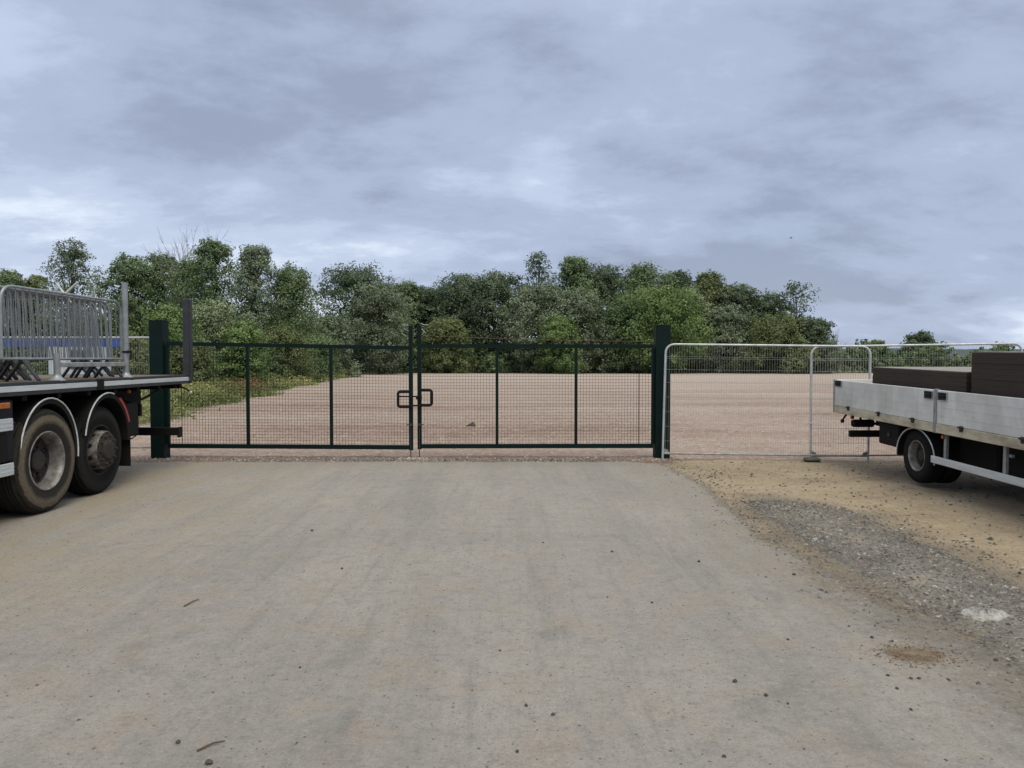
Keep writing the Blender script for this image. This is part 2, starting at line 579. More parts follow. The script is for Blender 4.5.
def mat_apron():
    m = bpy.data.materials.new('worn_concrete')
    t = nt(m)
    tc = node(t, 'ShaderNodeTexCoord').outputs['Object']
    big = noise(t, tc, .33, 5, .6, .6)
    st_v = node(t, 'ShaderNodeMapping', ins={'Vector': tc, 'Rotation': (0, 0, R(14)), 'Scale': (1.7, .24, 1)}).outputs[0]
    streak = noise(t, st_v, 1.0, 7, .62, .35)
    st_w = node(t, 'ShaderNodeMapping', ins={'Vector': tc, 'Rotation': (0, 0, R(-13)), 'Scale': (3.2, .22, 1)}).outputs[0]
    streak2 = noise(t, st_w, 1.0, 6, .65, .3)
    mid = noise(t, tc, 2.4, 8, .66, .3)
    fine = noise(t, tc, 26, 6, .72)
    grit = noise(t, tc, 75, 4, .8)
    mott = noise(t, tc, 7.5, 8, .78, .2)
    col = ramp(t, big, [(.34, (.240, .223, .205)), (.5, (.280, .260, .237)), (.66, (.315, .287, .254))])
    col = mixc(t, ramp(t, streak, [(.48, 0.), (.62, .42)]), col, (.195, .187, .176))
    st_f = node(t, 'ShaderNodeMapping', ins={'Vector': tc, 'Rotation': (0, 0, R(4)), 'Scale': (11., .5, 1)}).outputs[0]
    lines = noise(t, st_f, 1.0, 6, .7, .2)
    col = mixc(t, ramp(t, lines, [(.52, 0.), (.66, .35)]), col, (.17, .165, .155))
    blot = noise(t, tc, .9, 8, .68, 1.2)
    col = mixc(t, ramp(t, blot, [(.57, 0.), (.68, .5)]), col, (.15, .147, .14))
    col = mixc(t, ramp(t, streak2, [(.53, 0.), (.68, .45)]), col, (.32, .29, .25))
    col = mixc(t, ramp(t, mid, [(.49, 0.), (.68, .6)]), col, (.285, .232, .182))
    col = mixc(t, ramp(t, mott, [(.36, .45), (.50, 0.)]), col, (.165, .16, .148))
    col = mixc(t, ramp(t, mott, [(.54, 0.), (.68, .4)]), col, (.35, .325, .28))
    # sand trodden in beside the lorry and along the sides
    s = node(t, 'ShaderNodeSeparateXYZ', ins={0: tc})
    leftk = mth(t, 'MULTIPLY', ramp(t, mth(t, 'MULTIPLY', s.outputs[0], -.1), [(.24, 0.), (.52, 1.)]), ramp(t, noise(t, st_v, 1.6, 7, .66, .6), [(.42, 0.), (.58, .9)]))
    col = mixc(t, leftk, col, (.29, .238, .165))
    e = node(t, 'ShaderNodeAttribute', attribute_name='edge').outputs['Fac']
    edk = mth(t, 'MULTIPLY', ramp(t, e, [(0., .9), (.95, 0.)]), ramp(t, mid, [(.35, .25), (.62, .9)]))
    col = mixc(t, edk, col, (.245, .21, .165))
    col = mixc(t, ramp(t, fine, [(.30, .55), (.48, 0.)]), col, (.13, .125, .115))
    col = mixc(t, ramp(t, fine, [(.56, 0.), (.75, .5)]), col, (.38, .365, .335))
    col = mixc(t, ramp(t, grit, [(.32, .65), (.5, 0.)]), col, (.14, .135, .125))
    col = mixc(t, ramp(t, grit, [(.58, 0.), (.75, .4)]), col, (.40, .38, .35))
    chip, cv, _ = speckle(t, tc, 48, .17)
    col = mixc(t, mth(t, 'MULTIPLY', chip, .75), col, mixc(t, cv, (.07, .068, .063), (.24, .22, .2)))
    chip2, cv2, _ = speckle(t, tc, 105, .25)
    col = mixc(t, mth(t, 'MULTIPLY', chip2, .6), col, mixc(t, cv2, (.09, .085, .08), (.40, .38, .34)))
    h = mth(t, 'ADD', mth(t, 'MULTIPLY', fine, .6), mth(t, 'ADD', mth(t, 'MULTIPLY', grit, .35), mth(t, 'MULTIPLY', mott, .9)))
    edge_out(t, finish(t, col, .92, 0, h, .8, .016, .2), .14, 1.6, .16)
    return m


def mat_ground(name, cols, chipcols, big_s=.3, band=(1, 1, 1), chip_s=(14, 45), amp=.2, es=1., soft=.3, chip_k=.7, bd=.02, far=None):
    m = bpy.data.materials.new(name)
    t = nt(m)
    tc = node(t, 'ShaderNodeTexCoord').outputs['Object']
    bv = node(t, 'ShaderNodeMapping', ins={'Vector': tc, 'Scale': band}).outputs[0]
    big = noise(t, bv, big_s, 7, .62, .6)
    mid = noise(t, tc, big_s * 7, 7, .68, .3)
    fine = noise(t, tc, 22, 6, .72)
    f = mth(t, 'ADD', mth(t, 'MULTIPLY', big, .65), mth(t, 'MULTIPLY', mid, .35))
    col = ramp(t, f, [(.34, cols[0]), (.48, cols[1]), (.64, cols[2])])
    col = mixc(t, ramp(t, fine, [(.30, .55), (.5, 0.)]), col, tuple(c * .5 for c in cols[0]))
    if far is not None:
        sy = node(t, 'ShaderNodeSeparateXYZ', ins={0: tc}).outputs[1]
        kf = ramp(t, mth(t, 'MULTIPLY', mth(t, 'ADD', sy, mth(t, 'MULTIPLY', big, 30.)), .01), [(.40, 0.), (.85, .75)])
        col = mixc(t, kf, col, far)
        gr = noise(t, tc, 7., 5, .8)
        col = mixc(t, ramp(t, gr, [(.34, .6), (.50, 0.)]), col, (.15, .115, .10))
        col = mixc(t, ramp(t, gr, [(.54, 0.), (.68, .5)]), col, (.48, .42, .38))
    h = mth(t, 'MULTIPLY', fine, .8)
    for sc in chip_s:
        chip, cv, dist = speckle(t, tc, sc, .75)
        col = mixc(t, mth(t, 'MULTIPLY', chip, chip_k), col, mixc(t, cv, chipcols[0], chipcols[1]))
        h = mth(t, 'SUBTRACT', h, mth(t, 'MULTIPLY', dist, 1.2 * 14 / sc))
    edge_out(t, finish(t, col, .93, 0, h, .7, bd, .15), amp, es, soft)
    return m


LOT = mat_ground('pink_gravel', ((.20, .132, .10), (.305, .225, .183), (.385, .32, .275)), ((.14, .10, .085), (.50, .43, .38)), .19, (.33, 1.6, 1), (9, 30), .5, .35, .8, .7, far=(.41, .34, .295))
SAND = mat_ground('sandy_soil', ((.18, .142, .098), (.285, .225, .152), (.36, .295, .21)), ((.10, .085, .068), (.36, .31, .245)), .8, (.7, 1.1, 1), (22, 60), .22, 1.2, .3, .6)
GREYGRAVEL = mat_ground('grey_gravel', ((.165, .155, .142), (.225, .205, .18), (.28, .235, .175)), ((.06, .06, .06), (.36, .345, .32)), 1.3, (1, 1, 1), (22, 45), .40, 1.3, 1.1, .8, .03)
RUBBLE = mat_ground('rubble_strip', ((.135, .088, .064), (.22, .155, .12), (.20, .18, .165)), ((.13, .115, .105), (.44, .40, .37)), 1.2, (.6, 1.4, 1), (16, 34), .2, 1.4, .25, .7, .03)
SOIL = mat_ground('rough_grassland', ((.075, .085, .035), (.12, .12, .055), (.19, .16, .09)), ((.05, .06, .03), (.22, .20, .10)), .12, (1, 1, 1), (6, 20), .2, 1., .3, .5)
BROWNDIRT = mat_ground('brown_dirt', ((.15, .11, .07), (.21, .16, .105), (.26, .205, .145)), ((.10, .07, .045), (.30, .22, .15)), 2., (1, 1, 1), (40, 90), .05, 22., .16, .8)


def gpts(*pp):
    return [tuple(at_z(px, py)[:2]) for px, py in pp]


BIG = 3000
# base terrain out to the horizon (coarse far grid)
me = bpy.data.meshes.new('ground')
me.from_pydata([(-BIG, -60, -.09), (BIG, -60, -.09), (BIG, BIG, -.09), (-BIG, BIG, -.09)], [], [(0, 1, 2, 3)])
a = me.attributes.new('edge', 'FLOAT', 'POINT')
a.data.foreach_set('value', [9., 9., 9., 9.])
me.materials.append(SOIL)
g = bpy.data.objects.new('ground', me)
C.objects.link(g)
props(g, kind='structure')

LOT_LEFT = [(-9.2, 13.0), (-9.9, 20.0), (-10.6, 24.0), (-11.6, 31), (-13.5, 45), (-15.5, 62), (-17.8, 82), (-19.3, 95)]
lot_poly = [(-9.0, 11.8), (16., 11.8), (30, 11.0), (75, 11.0), (75, 96), (-19.5, 96)] + LOT_LEFT[::-1]
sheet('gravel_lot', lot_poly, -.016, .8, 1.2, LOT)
edge_r = gpts((664, 464), (704, 486), (762, 536), (845, 582), (925, 620), (1024, 664))
# sandy verge to the right of the apron
verge_poly = [(2.3, 12.95), (7.2, 13.05), (14., 13.3), (16, 12.), (16, -8), (3.0, -8)] + [(x - .9, y) for x, y in edge_r[::-1]]
sheet('sandy_verge', verge_poly, -.008, .25, .5, SAND)
apron_poly = [(-14, -8), (4.6, -8), (4.05, 3.2)] + edge_r[::-1] + [(2.0, 12.62), (-7.5, 12.62), (-14, 12.7)]
sheet('concrete_apron', apron_poly, 0.0, .12, .5, mat_apron())
rub_poly = [(-8.0, 12.55), (2.6, 12.55), (2.7, 13.3), (-8.0, 13.4)]
sheet('rubble_strip', rub_poly, -.004, .1, .35, RUBBLE)
gravel_poly = gpts((775, 500), (840, 512), (900, 540), (960, 566), (1030, 594), (1120, 630), (1120, 718), (1030, 674), (975, 642), (920, 610), (862, 574), (820, 546), (785, 521))
sheet('gravel_patch', gravel_poly, .004, .06, .8, GREYGRAVEL)
p = at_z(915, 655)
dirt = [(p.x + .10 * math.cos(q) * (1 + .25 * math.sin(3 * q)), p.y + .08 * math.sin(q) * (1 + .2 * math.cos(2 * q))) for q in np.linspace(0, 6.1, 14)]
sheet('dirt_patch', dirt, .006, .03, .16, BROWNDIRT)


# ------------------------------------------------------------------ scattered stones (uncountable)
def stones(name, pos, size, mat, tint=None, seed=1):
    rs = np.random.RandomState(seed)
    n = len(pos)
    base = np.array([(1, 0, 0), (0, 1, 0), (-1, 0, 0), (0, -1, 0), (0, 0, 1), (0, 0, -1)], float)
    tri = np.array([(0, 1, 4), (1, 2, 4), (2, 3, 4), (3, 0, 4), (1, 0, 5), (2, 1, 5), (3, 2, 5), (0, 3, 5)])
    Vv = base[None] * (1 + rs.uniform(-.45, .35, (n, 6, 3))) + rs.normal(0, .18, (n, 6, 3))
    Vv *= (size[:, None, None] * np.array([1, 1, .62])) * rs.uniform(.7, 1.3, (n, 1, 3))
    a_ = rs.uniform(0, 6.28, n)
    ca, sa = np.cos(a_), np.sin(a_)
    x, y = Vv[..., 0] * ca[:, None] - Vv[..., 1] * sa[:, None], Vv[..., 0] * sa[:, None] + Vv[..., 1] * ca[:, None]
    Vv = np.stack([x, y, Vv[..., 2]], -1) + pos[:, None, :]
    T = Vv[:, tri, :].reshape(-1, 3)
    tt = np.repeat(rs.uniform(0, 1, n) if tint is None else tint, 8)
    return props(np_mesh(name, T, 3, mat, None, tt), kind='stuff')


def tint_mat(name, stops):
    m = bpy.data.materials.new(name)
    t = nt(m)
    a_ = node(t, 'ShaderNodeAttribute', attribute_name='tint').outputs['Fac']
    out(t, finish(t, ramp(t, a_, stops), .9, spec=.2))
    return m


GRIT_GREY = tint_mat('grey_chippings', [(0., (.055, .054, .053)), (.5, (.145, .138, .13)), (.8, (.215, .195, .165)), (1., (.33, .315, .29))])
GRIT_MIX = tint_mat('mixed_pebbles', [(0., (.05, .047, .043)), (.45, (.12, .11, .10)), (.8, (.26, .235, .20)), (1., (.46, .42, .37))])
GRIT_PINK = tint_mat('pink_chippings', [(0., (.16, .125, .11)), (.5, (.33, .255, .215)), (.8, (.42, .35, .31)), (1., (.55, .50, .45))])


def scatter(poly, n, seed, smin, smax, band=None, z=0.):
    rs = np.random.RandomState(seed)
    poly = np.asarray(poly)
    lo, hi = poly.min(0), poly.max(0)
    P = rs.uniform(lo, hi, (n * 4, 2))
    sd = poly_sd(P, poly) + rs.normal(-.05, .38, len(P)) + .38 * np.sin(P[:, 0] * 3.1 + P[:, 1] * 1.7) * np.sin(P[:, 1] * 2.3 - P[:, 0])
    P = P[sd > 0][:n]
    s = smin + (smax - smin) * rs.uniform(0, 1, len(P)) ** 3
    zz = verge_z(P[:, 0], P[:, 1]) + z
    return np.c_[P, zz], s


pp, ss = scatter(gravel_poly, 15000, 3, .005, .024)
wide = [(x * 1.0 + dx, y) for (x, y), dx in zip(gravel_poly, [-.3] + [.5] * 5 + [-.3] * 2 + [-.5] * 5)]
p2, s2 = scatter(wide, 3500, 33, .004, .018)
pp, ss = np.concatenate([pp, p2]), np.concatenate([ss, s2])
stones('gravel_chippings', pp, ss, GRIT_GREY, seed=4)
pp, ss = scatter([(4.2, 3), (9, 3), (9, 12.8), (3.0, 12.8), (2.6, 12), (3.2, 8)], 3500, 5, .004, .022)
stones('verge_pebbles', pp, ss, GRIT_MIX, seed=6)
pp, ss = scatter([(-7, 2.5), (4.3, 2.5), (4.3, 6), (2.4, 12.4), (-7, 12.4)], 6500, 8, .0022, .009)
er = np.array(edge_r)
kk = np.random.RandomState(41).uniform(0, len(er) - 1.001, 2600)
k0 = kk.astype(int)
ee = er[k0] + (er[k0 + 1] - er[k0]) * (kk - k0)[:, None] + np.random.RandomState(42).normal(0, .28, (2600, 2)) + np.array([.15, 0])
pp = np.concatenate([pp, np.c_[ee, verge_z(ee[:, 0], ee[:, 1])]])
ss = np.concatenate([ss, .003 + .014 * np.random.RandomState(43).uniform(0, 1, 2600) ** 3])
stones('loose_grit', pp, ss, GRIT_MIX, seed=9, tint=np.random.RandomState(2).uniform(0, .8, len(pp)))
pp, ss = scatter(rub_poly, 2600, 11, .005, .022)
rb = np.random.RandomState(61)
for xp in (-5.93, 2.6, 2.58, -1.72, -1.6):
    pb = np.c_[rb.normal(xp, .16, 160), rb.normal(12.98, .10, 160), np.zeros(160)]
    pp, ss = np.concatenate([pp, pb]), np.concatenate([ss, .005 + .022 * rb.uniform(0, 1, 160) ** 2])
stones('rubble_pieces', pp, ss, GRIT_PINK, seed=12)
pp, ss = scatter([(-4.9, 12.62), (-1.0, 12.66), (2.0, 12.6), (2.0, 12.95), (-4.2, 13.0)], 3200, 14, .007, .024)
stones('grey_chippings', pp, ss, GRIT_GREY, seed=15)
pp, ss = scatter([(-9, 13.3), (8, 13.1), (14, 30), (-10, 28)], 15000, 17, .006, .022, z=-.014)
stones('lot_gravel', pp, ss, GRIT_PINK, seed=18)


GRIT_BROWN = tint_mat('brown_grit', [(0., (.06, .038, .022)), (.5, (.14, .09, .05)), (1., (.27, .19, .12))])
rsd = np.random.RandomState(51)
pd_ = at_z(915, 655)
pp = np.c_[rsd.normal(pd_.x, .12, 1100), rsd.normal(pd_.y, .075, 1100), np.zeros(1100)]
stones('brown_grit', pp, .002 + .008 * rsd.uniform(0, 1, 1100) ** 2, GRIT_BROWN, seed=52)


# individual loose stones that stand out on the apron
def stone_thing(px, py, w, label, group=None, mat=STONE, name='stone', flat=.6, z=0.):
    rs = random.Random(int(px * 31 + py))
    loc = at_z(px, py)
    loc.z = z
    r = w * .40 * loc.y / F
    mb = MB()
    nlat, nlon = 5, 8
    vs = []
    for i in range(nlat + 1):
        th = math.pi * i / nlat
        for j in range(nlon):
            ph = 2 * math.pi * j / nlon
            k = r * rs.uniform(.75, 1.15)
            vs.append((k * math.sin(th) * math.cos(ph), k * .8 * math.sin(th) * math.sin(ph), k * flat * math.cos(th) + r * flat * .75))
    fs = [(i * nlon + j, i * nlon + (j + 1) % nlon, (i + 1) * nlon + (j + 1) % nlon, (i + 1) * nlon + j) for i in range(nlat) for j in range(nlon)]
    mb.add(vs, fs)
    o = mb.build(name, mat)
    o.location = loc
    o.rotation_euler = (0, 0, rs.uniform(0, 6))
    return props(o, label, 'stone', group)


SG = 'loose stones on the concrete'
stone_thing(178, 743, 8, 'rounded dark stone beside the lower thin twig on the concrete', SG)
stone_thing(209, 764, 11, 'largest loose stone, dark and broken, nearest the camera', SG)
stone_thing(996, 661, 7, 'dark stone at the edge of the grey gravel patch', SG)
for px, py, w in ((735, 682, 7), (766, 696, 6), (872, 638, 5), (911, 679, 5), (919, 679, 5), (888, 676, 5), (897, 689, 5), (788, 640, 4),
                  (911, 710, 5), (312, 531, 4), (342, 569, 4), (699, 562, 5), (612, 552, 4), (500, 651, 4), (526, 706, 6), (517, 752, 6),
                  (553, 715, 6), (794, 575, 5), (543, 543, 3), (652, 603, 4), (300, 668, 4), (724, 757, 6), (788, 704, 4)):
    stone_thing(px, py, w, 'small dark stone lying loose on the grey concrete apron', SG)

# pale broken lump of concrete on the gravel patch
p = at_z(985, 616)
mb = MB()
rs = random.Random(5)
nr, na = 11, 44
vs = [(0, 0, .03)]
lump = [.88 + .10 * math.sin(3 * 2 * math.pi * j / na + 1) + .05 * math.sin(7 * 2 * math.pi * j / na) for j in range(na)]
for i in range(1, nr + 1):
    for j in range(na):
        q = 2 * math.pi * j / na
        k = i / nr * lump[j] * rs.uniform(.93, 1.07)
        vs.append((.17 * k * math.cos(q) + rs.uniform(-.004, .004), .12 * k * math.sin(q) + rs.uniform(-.004, .004), .036 * (1 - (i / nr) ** 2) * rs.uniform(.35, 1.3) - (.01 if i == nr else 0)))
fs = [(0, 1 + j, 1 + (j + 1) % na) for j in range(na)]
for i in range(nr - 1):
    for j in range(na):
        a0, b0 = 1 + i * na, 1 + (i + 1) * na
        fs.append((a0 + j, b0 + j, b0 + (j + 1) % na, a0 + (j + 1) % na))
mb.add(vs, fs)
o = mb.build('rubble_lump', STONE_PALE)
o.location = (p.x, p.y, .010)
props(o, 'pale whitish lump of crumbled concrete on the grey gravel patch', 'rubble')

# twigs
for (x0, y0, x1, y1, lab) in ((184, 607, 199, 600, 'short dark twig on the concrete, the upper of two'),
                              (197, 752, 225, 742, 'longer thin pale brown twig near the two dark stones')):
    A, B = at_z(x0, y0), at_z(x1, y1)
    mb = MB(A)
    mid_ = (A + B) / 2 + Vector((.004, .012, 0))
    mb.tube([A + Vector((0, 0, .006)), mid_ + Vector((0, 0, .012)), B + Vector((0, 0, .006))], [.0045, .004, .0025], 6)
    o = mb.build('twig', TWIG)
    o.location = A
    props(o, lab, 'twig')

# dark pointed lump out on the gravel
p = at_z(472, 425.5)
mb = MB()
mb.add([(-.17, -.02, -.01), (-.05, -.06, -.01), (.09, -.05, -.01), (.10, .05, -.01), (-.06, .07, -.01), (-.09, -.02, .035), (-.01, -.03, .075), (.035, 0, .10), (.075, .02, .045), (-.02, .04, .06)],
       [(0, 1, 5), (1, 6, 5), (1, 2, 6), (2, 7, 6), (2, 8, 7), (2, 3, 8), (3, 9, 8), (8, 9, 7), (7, 9, 6), (6, 9, 5), (9, 4, 5), (4, 0, 5), (3, 4, 9), (0, 4, 3, 2, 1)])
o = mb.build('dark_clod', STONE)
o.location = (p.x, p.y, 0)
props(o, 'black pointed clod lying out on the pink gravel lot', 'clod')


# ------------------------------------------------------------------ gates
GY = 13.1


def gx(px, y=GY):
    return (px - 512) * y / F / math.cos(PITCH) * 1.0


def gz(py, y=GY):
    return at_y(512, py, y).z


def gate_post(px0, px1, ytop, label):
    x0, x1 = gx(px0, 13.0), gx(px1, 13.0)
    xc = (x0 + x1) / 2
    w = (x1 - x0) / 2
    zt = gz(ytop, 13.0)
    t_ = thing('gate_post', label, 'gate post', (xc, 13.12, 0), group='square posts of the double gate')
    MB().box(-w, w, -.12, .13, -.05, zt - .012, .008).build('post_shaft', GREEN, t_)
    MB().box(-w - .004, w + .004, -.124, .134, zt - .011, zt, .004).build('post_cap', GREEN, t_)
    return t_


lp = gate_post(149.5, 163, 320, 'dark green square gate post partly hidden behind the flatbed lorry')
rp = gate_post(655.8, 670.5, 325, 'dark green square gate post beside the silver mesh fence panel')


def gate_leaf(pxs, hinge, label, sag0, sag1):
    """pxs: pixel x of the four stiles from hinge to meeting stile"""
    base = Vector((gx(pxs[0]), GY, 0))
    t_ = thing('gate_leaf', label, 'gate', base, group='leaves of the green double gate')
    xs = [gx(p_) for p_ in pxs]
    sgn = 1 if xs[-1] > xs[0] else -1
    zt0, zt1, zb0, zb1 = gz(sag0[0]), gz(sag0[1]), gz(sag1[0]), gz(sag1[1])

    def ztop(x):
        return zt0 + (zt1 - zt0) * (x - xs[0]) / (xs[-1] - xs[0])

    def zbot(x):
        return zb0 + (zb1 - zb0) * (x - xs[0]) / (xs[-1] - xs[0])

    h = .034
    lo_, hi_ = min(xs[0], xs[-1]), max(xs[0], xs[-1])

    def bar(xa, za, xb, zb, hh, yw):
        mb = MB(base)
        vs = [(x, GY + sy * yw, z + sz * hh) for x, z in ((xa, za), (xb, zb)) for sy in (-1, 1) for sz in (-1, 1)]
        return mb.add(vs, [(0, 1, 3, 2), (4, 6, 7, 5), (0, 4, 5, 1), (2, 3, 7, 6), (0, 2, 6, 4), (1, 5, 7, 3)])

    inner = xs[-1] - sgn * h
    bar(xs[0], zt0, inner, zt1, h, .034).build('top_rail', GREEN, t_)
    bar(xs[0], zb0, inner, zb1, .036, .034).build('bottom_rail', GREEN, t_)
    MB(base).box(xs[0] - .03, xs[0] + .03, GY - .031, GY + .031, zb0 + .037, zt0 - h - .001).build('hinge_stile', GREEN, t_)
    mtop = gz(325.5)
    MB(base).box(xs[-1] - .034, xs[-1] + .034, GY - .037, GY + .037, zb1 - .05, mtop, .004).build('meeting_stile', GREEN, t_)
    for k in (1, 2):
        MB(base).box(xs[k] - .025, xs[k] + .025, GY - .027, GY + .027, zbot(xs[k]) + .038, ztop(xs[k]) - h - .004).build('mid_stile', GREEN, t_)
    # a slim rod close to the hinge side
    xr = xs[0] + sgn * .25
    MB(base).tube([(xr, GY - .02, zbot(xr) + .037), (xr, GY - .02, ztop(xr) - h)], .006, 6).build('locking_rod', GREEN, t_)
    # welded mesh infill, one panel between each pair of stiles
    for k in range(3):
        xa, xb = sorted((xs[k], xs[k + 1]))
        xa, xb = xa + .028, xb - .028
        mb = MB(base)
        n = int(round((xb - xa) / .052))
        for i in range(1, n):
            x = xa + (xb - xa) * i / n
            mb.tube([(x, GY + .012, zbot(x) + .034), (x, GY + .012, ztop(x) - h)], .0028, 4, cap=False)
        m_ = int(round((ztop(xa) - zbot(xa)) / .052))
        for i in range(1, m_):
            q = i / m_
            mb.tube([(xa, GY + .006, zbot(xa) * (1 - q) + ztop(xa) * q), (xb, GY + .006, zbot(xb) * (1 - q) + ztop(xb) * q)], .0028, 4, cap=False)
        mb.build('mesh_panel', GREEN_WIRE, t_)
    # latch loop beside the meeting stile
    lx = xs[-1] - sgn * .034
    lt, lb = (gz(391.5), gz(406.5)) if sgn > 0 else (gz(390), gz(405))
    ox = lx - sgn * .180
    y = GY - .06
    path = fillet([(lx, GY - .035, lt), (ox, y, lt), (ox, y, lb), (lx, GY - .035, lb)], .045, 5)
    lo2 = MB(base).tube(path, .025, 8).build('latch_loop', BLACK, t_, True)
    mb = MB(base)
    zc = (lt + lb) / 2
    if sgn > 0:
        mb.box(ox + .02, xs[-1] + .17, y - .052, y - .036, zc + .035, zc + .060)
        mb.build('latch_bar', BLACK, t_)
    else:
        mb.box(xs[-1] - .17, xs[-1] + .03, y - .03, y - .012, lb - .02, lb + .008)
        mb.box(xs[-1] - .05, xs[-1] + .05, y - .033, y - .008, zc - .03, zc + .03)
        mb.build('latch_keeper', BLACK, t_)
    # drop bolt
    xd = xs[-1] - sgn * .0
    mb = MB(base).tube([(xd, GY - .045, gz(423)), (xd, GY - .045, .01)], .009, 6)
    mb.box(xd - .028, xd + .028, GY - .062, GY - .038, gz(425.6), gz(423.2))
    mb.box(min(xd, xd - sgn * .075), max(xd, xd - sgn * .075), GY - .055, GY - .04, gz(425), gz(424))
    mb.build('drop_bolt', DARK_STEEL, t_)
    # loose wire ends tied round the top of the meeting stile
    mb = MB(base)
    if sgn > 0:
        mb.tube([(xs[-1] - .03, GY - .045, gz(325.3)), (xs[-1] - .14, GY - .06, gz(325))], .006, 5)
        mb.tube([(xs[-1] - .03, GY - .045, gz(331)), (xs[-1] - .10, GY - .09, gz(329)), (xs[-1] - .15, GY - .05, gz(333)), (xs[-1] - .08, GY - .05, gz(336))], .0045, 5)
    else:
        mb.tube([(xs[-1] + .03, GY - .045, gz(323.4)), (xs[-1] + .09, GY - .07, gz(325)), (xs[-1] + .16, GY - .06, gz(325))], .0065, 5)
        mb.tube([(xs[-1] + .05, GY - .045, gz(329)), (xs[-1] + .10, GY - .07, gz(332)), (xs[-1] + .05, GY - .05, gz(335))], .006, 5)
    mb.build('wire_end', PLASTIC_TIE, t_, True)
    # hinge pins on the post
    for z in (zb0 + .18, zt0 - .22):
        mb = MB(base)
        xh = xs[0] - sgn * .045
        mb.tube([(xh, GY - .02, z - .05), (xh, GY - .02, z + .05)], .014, 8)
        mb.box(min(xh, xs[0]), max(xh, xs[0]), GY - .03, GY - .01, z - .015, z + .015)
        mb.build('hinge', GREEN, t_)
    return t_


gate_leaf((167.5, 247.8, 331.2, 410.9), 'l', 'dark green mesh gate leaf between the lorry and the latch, sagging slightly', (343.5, 348.0), (445.8, 447.3))
gate_leaf((653.2, 576.0, 497.0, 419.5), 'r', 'dark green mesh gate leaf between the latch and the square post by the silver fence', (346.3, 346.0), (445.8, 446.2))

# single strand of wire above one leaf
A, B = at_y(424, 335.5, GY - .05), at_y(654, 341.5, GY - .02)
mb = MB(A)
pts = []
for i in range(25):
    q = i / 24
    v = A.lerp(B, q)
    v.z -= .02 * 4 * q * (1 - q)
    pts.append(v)
mb.tube(pts, .0045, 5)
for i in range(1, 24):
    v = pts[i]
    mb.tube([v + Vector((-.012, 0, -.014)), v + Vector((.012, 0, .014))], .002, 4)
    mb.tube([v + Vector((.012, 0, -.012)), v + Vector((-.010, 0, .014))], .002, 4)
o = mb.build('barbed_wire', RUST_WIRE)
o.location = A
props(o, 'single rusty barbed wire strand stretched above the gate top rail to the post', 'wire')


# ------------------------------------------------------------------ mesh fence panels
def fence_panel(P0, P1, H, label, rail0=.13, y_off=0., lean=0.):
    """P0, P1: feet of the two end tubes"""
    P0, P1 = Vector(P0), Vector(P1)
    L = (P1.xy - P0.xy).length
    rz = math.atan2(P1.y - P0.y, P1.x - P0.x)
    ry = -math.atan2(P1.z - P0.z, L)
    t_ = thing('temporary_fence', label, 'fence panel', P0, (lean, ry, rz), 'silver mesh panels of the temporary fence')
    path = fillet([(0, 0, 0), (.02, 0, H), (L - .01, 0, H), (L, 0, 0)], [0, .17, .17, 0], 8)
    MB().tube(path, .019, 10).build('tube_frame', GALV, t_, True)
    MB().tube([(.006, 0, rail0), (L - .004, 0, rail0 + .004)], .016, 8).build('bottom_rail', GALV_DULL, t_, True)
    mb = MB()
    n = int(L / .042)
    for i in range(1, n):
        x = L * i / n
        top = H - .004
        e = min(x, L - x)
        if e < .15:
            top = H - .15 + math.sqrt(max(0, .15 ** 2 - (.15 - e) ** 2))
        mb.tube([(x, -.008, rail0), (x, -.008, top)], .0015, 4, cap=False)
    for z in (.30, .55, .80, 1.05, 1.30, 1.52, 1.74):
        z = z * H / 2 + .05
        mb.tube([(.015, -.012, z), (L - .01, -.012, z)], .0022, 4, cap=False)
        if z > 1.6:
            mb.tube([(.015, -.012, z - .03), (L - .01, -.012, z - .03)], .0022, 4, cap=False)
    mb.build('wire_mesh', WIRE, t_)
    for x in (.008, L - .006):
        mb = MB()
        s = 1 if x < 1 else -1
        mb.add([(x, -.006, rail0 - .01), (x + s * .11, -.006, rail0 - .01), (x + s * .08, -.006, rail0 + .06), (x, -.006, rail0 + .09), (x, .006, rail0 - .01), (x + s * .11, .006, rail0 - .01), (x + s * .08, .006, rail0 + .06), (x, .006, rail0 + .09)],
               [(0, 1, 2, 3), (4, 7, 6, 5), (0, 4, 5, 1), (1, 5, 6, 2), (2, 6, 7, 3), (3, 7, 4, 0)])
        mb.build('corner_plate', GALV_DULL, t_)
    return t_


PA, PB = at_y(662.5, 461, 12.88), at_y(868, 464, 12.80)
fence_panel(PA, PB, 1.985, 'silver mesh fence panel leaning on the dark green gate post')
PC, PD = at_y(810.5, 463.5, 12.98), at_y(1022, 462, 12.78)
fence_panel(PC, PD, 2.0, 'silver mesh fence panel passing behind the dropside lorry')
PE, PF = at_y(160, 455, 13.5), at_y(-44, 455, 13.5)
fence_panel(PF, PE, 2.09, 'silver mesh fence panel behind the flatbed lorry and its barriers')

# block foot under the panels
p = at_y(809, 462, 12.9)
t_ = thing('fence_block', 'grey-green weathered block foot holding two silver fence panels', 'fence foot', (p.x, 12.78, -.09))
MB().box(-.15, .15, -.11, .11, 0, .07, .02).build('block_base', RUBBER_BLOCK, t_)
MB().box(-.13, .13, -.09, .09, .071, .135, .03).build('block_top', RUBBER_BLOCK, t_)
# clip joining the two panels
t_ = thing('fence_coupler', 'small white clip tying two silver fence panels together', 'clip', at_y(810.5, 423.5, 12.93))
MB().box(-.045, .045, -.02, .02, -.009, .009, .003).build('clip_band', WHITE_TRIM, t_)
MB().tube([(-.02, -.03, 0), (.02, -.03, 0)], .006, 6).build('clip_bolt', GALV_DULL, t_)

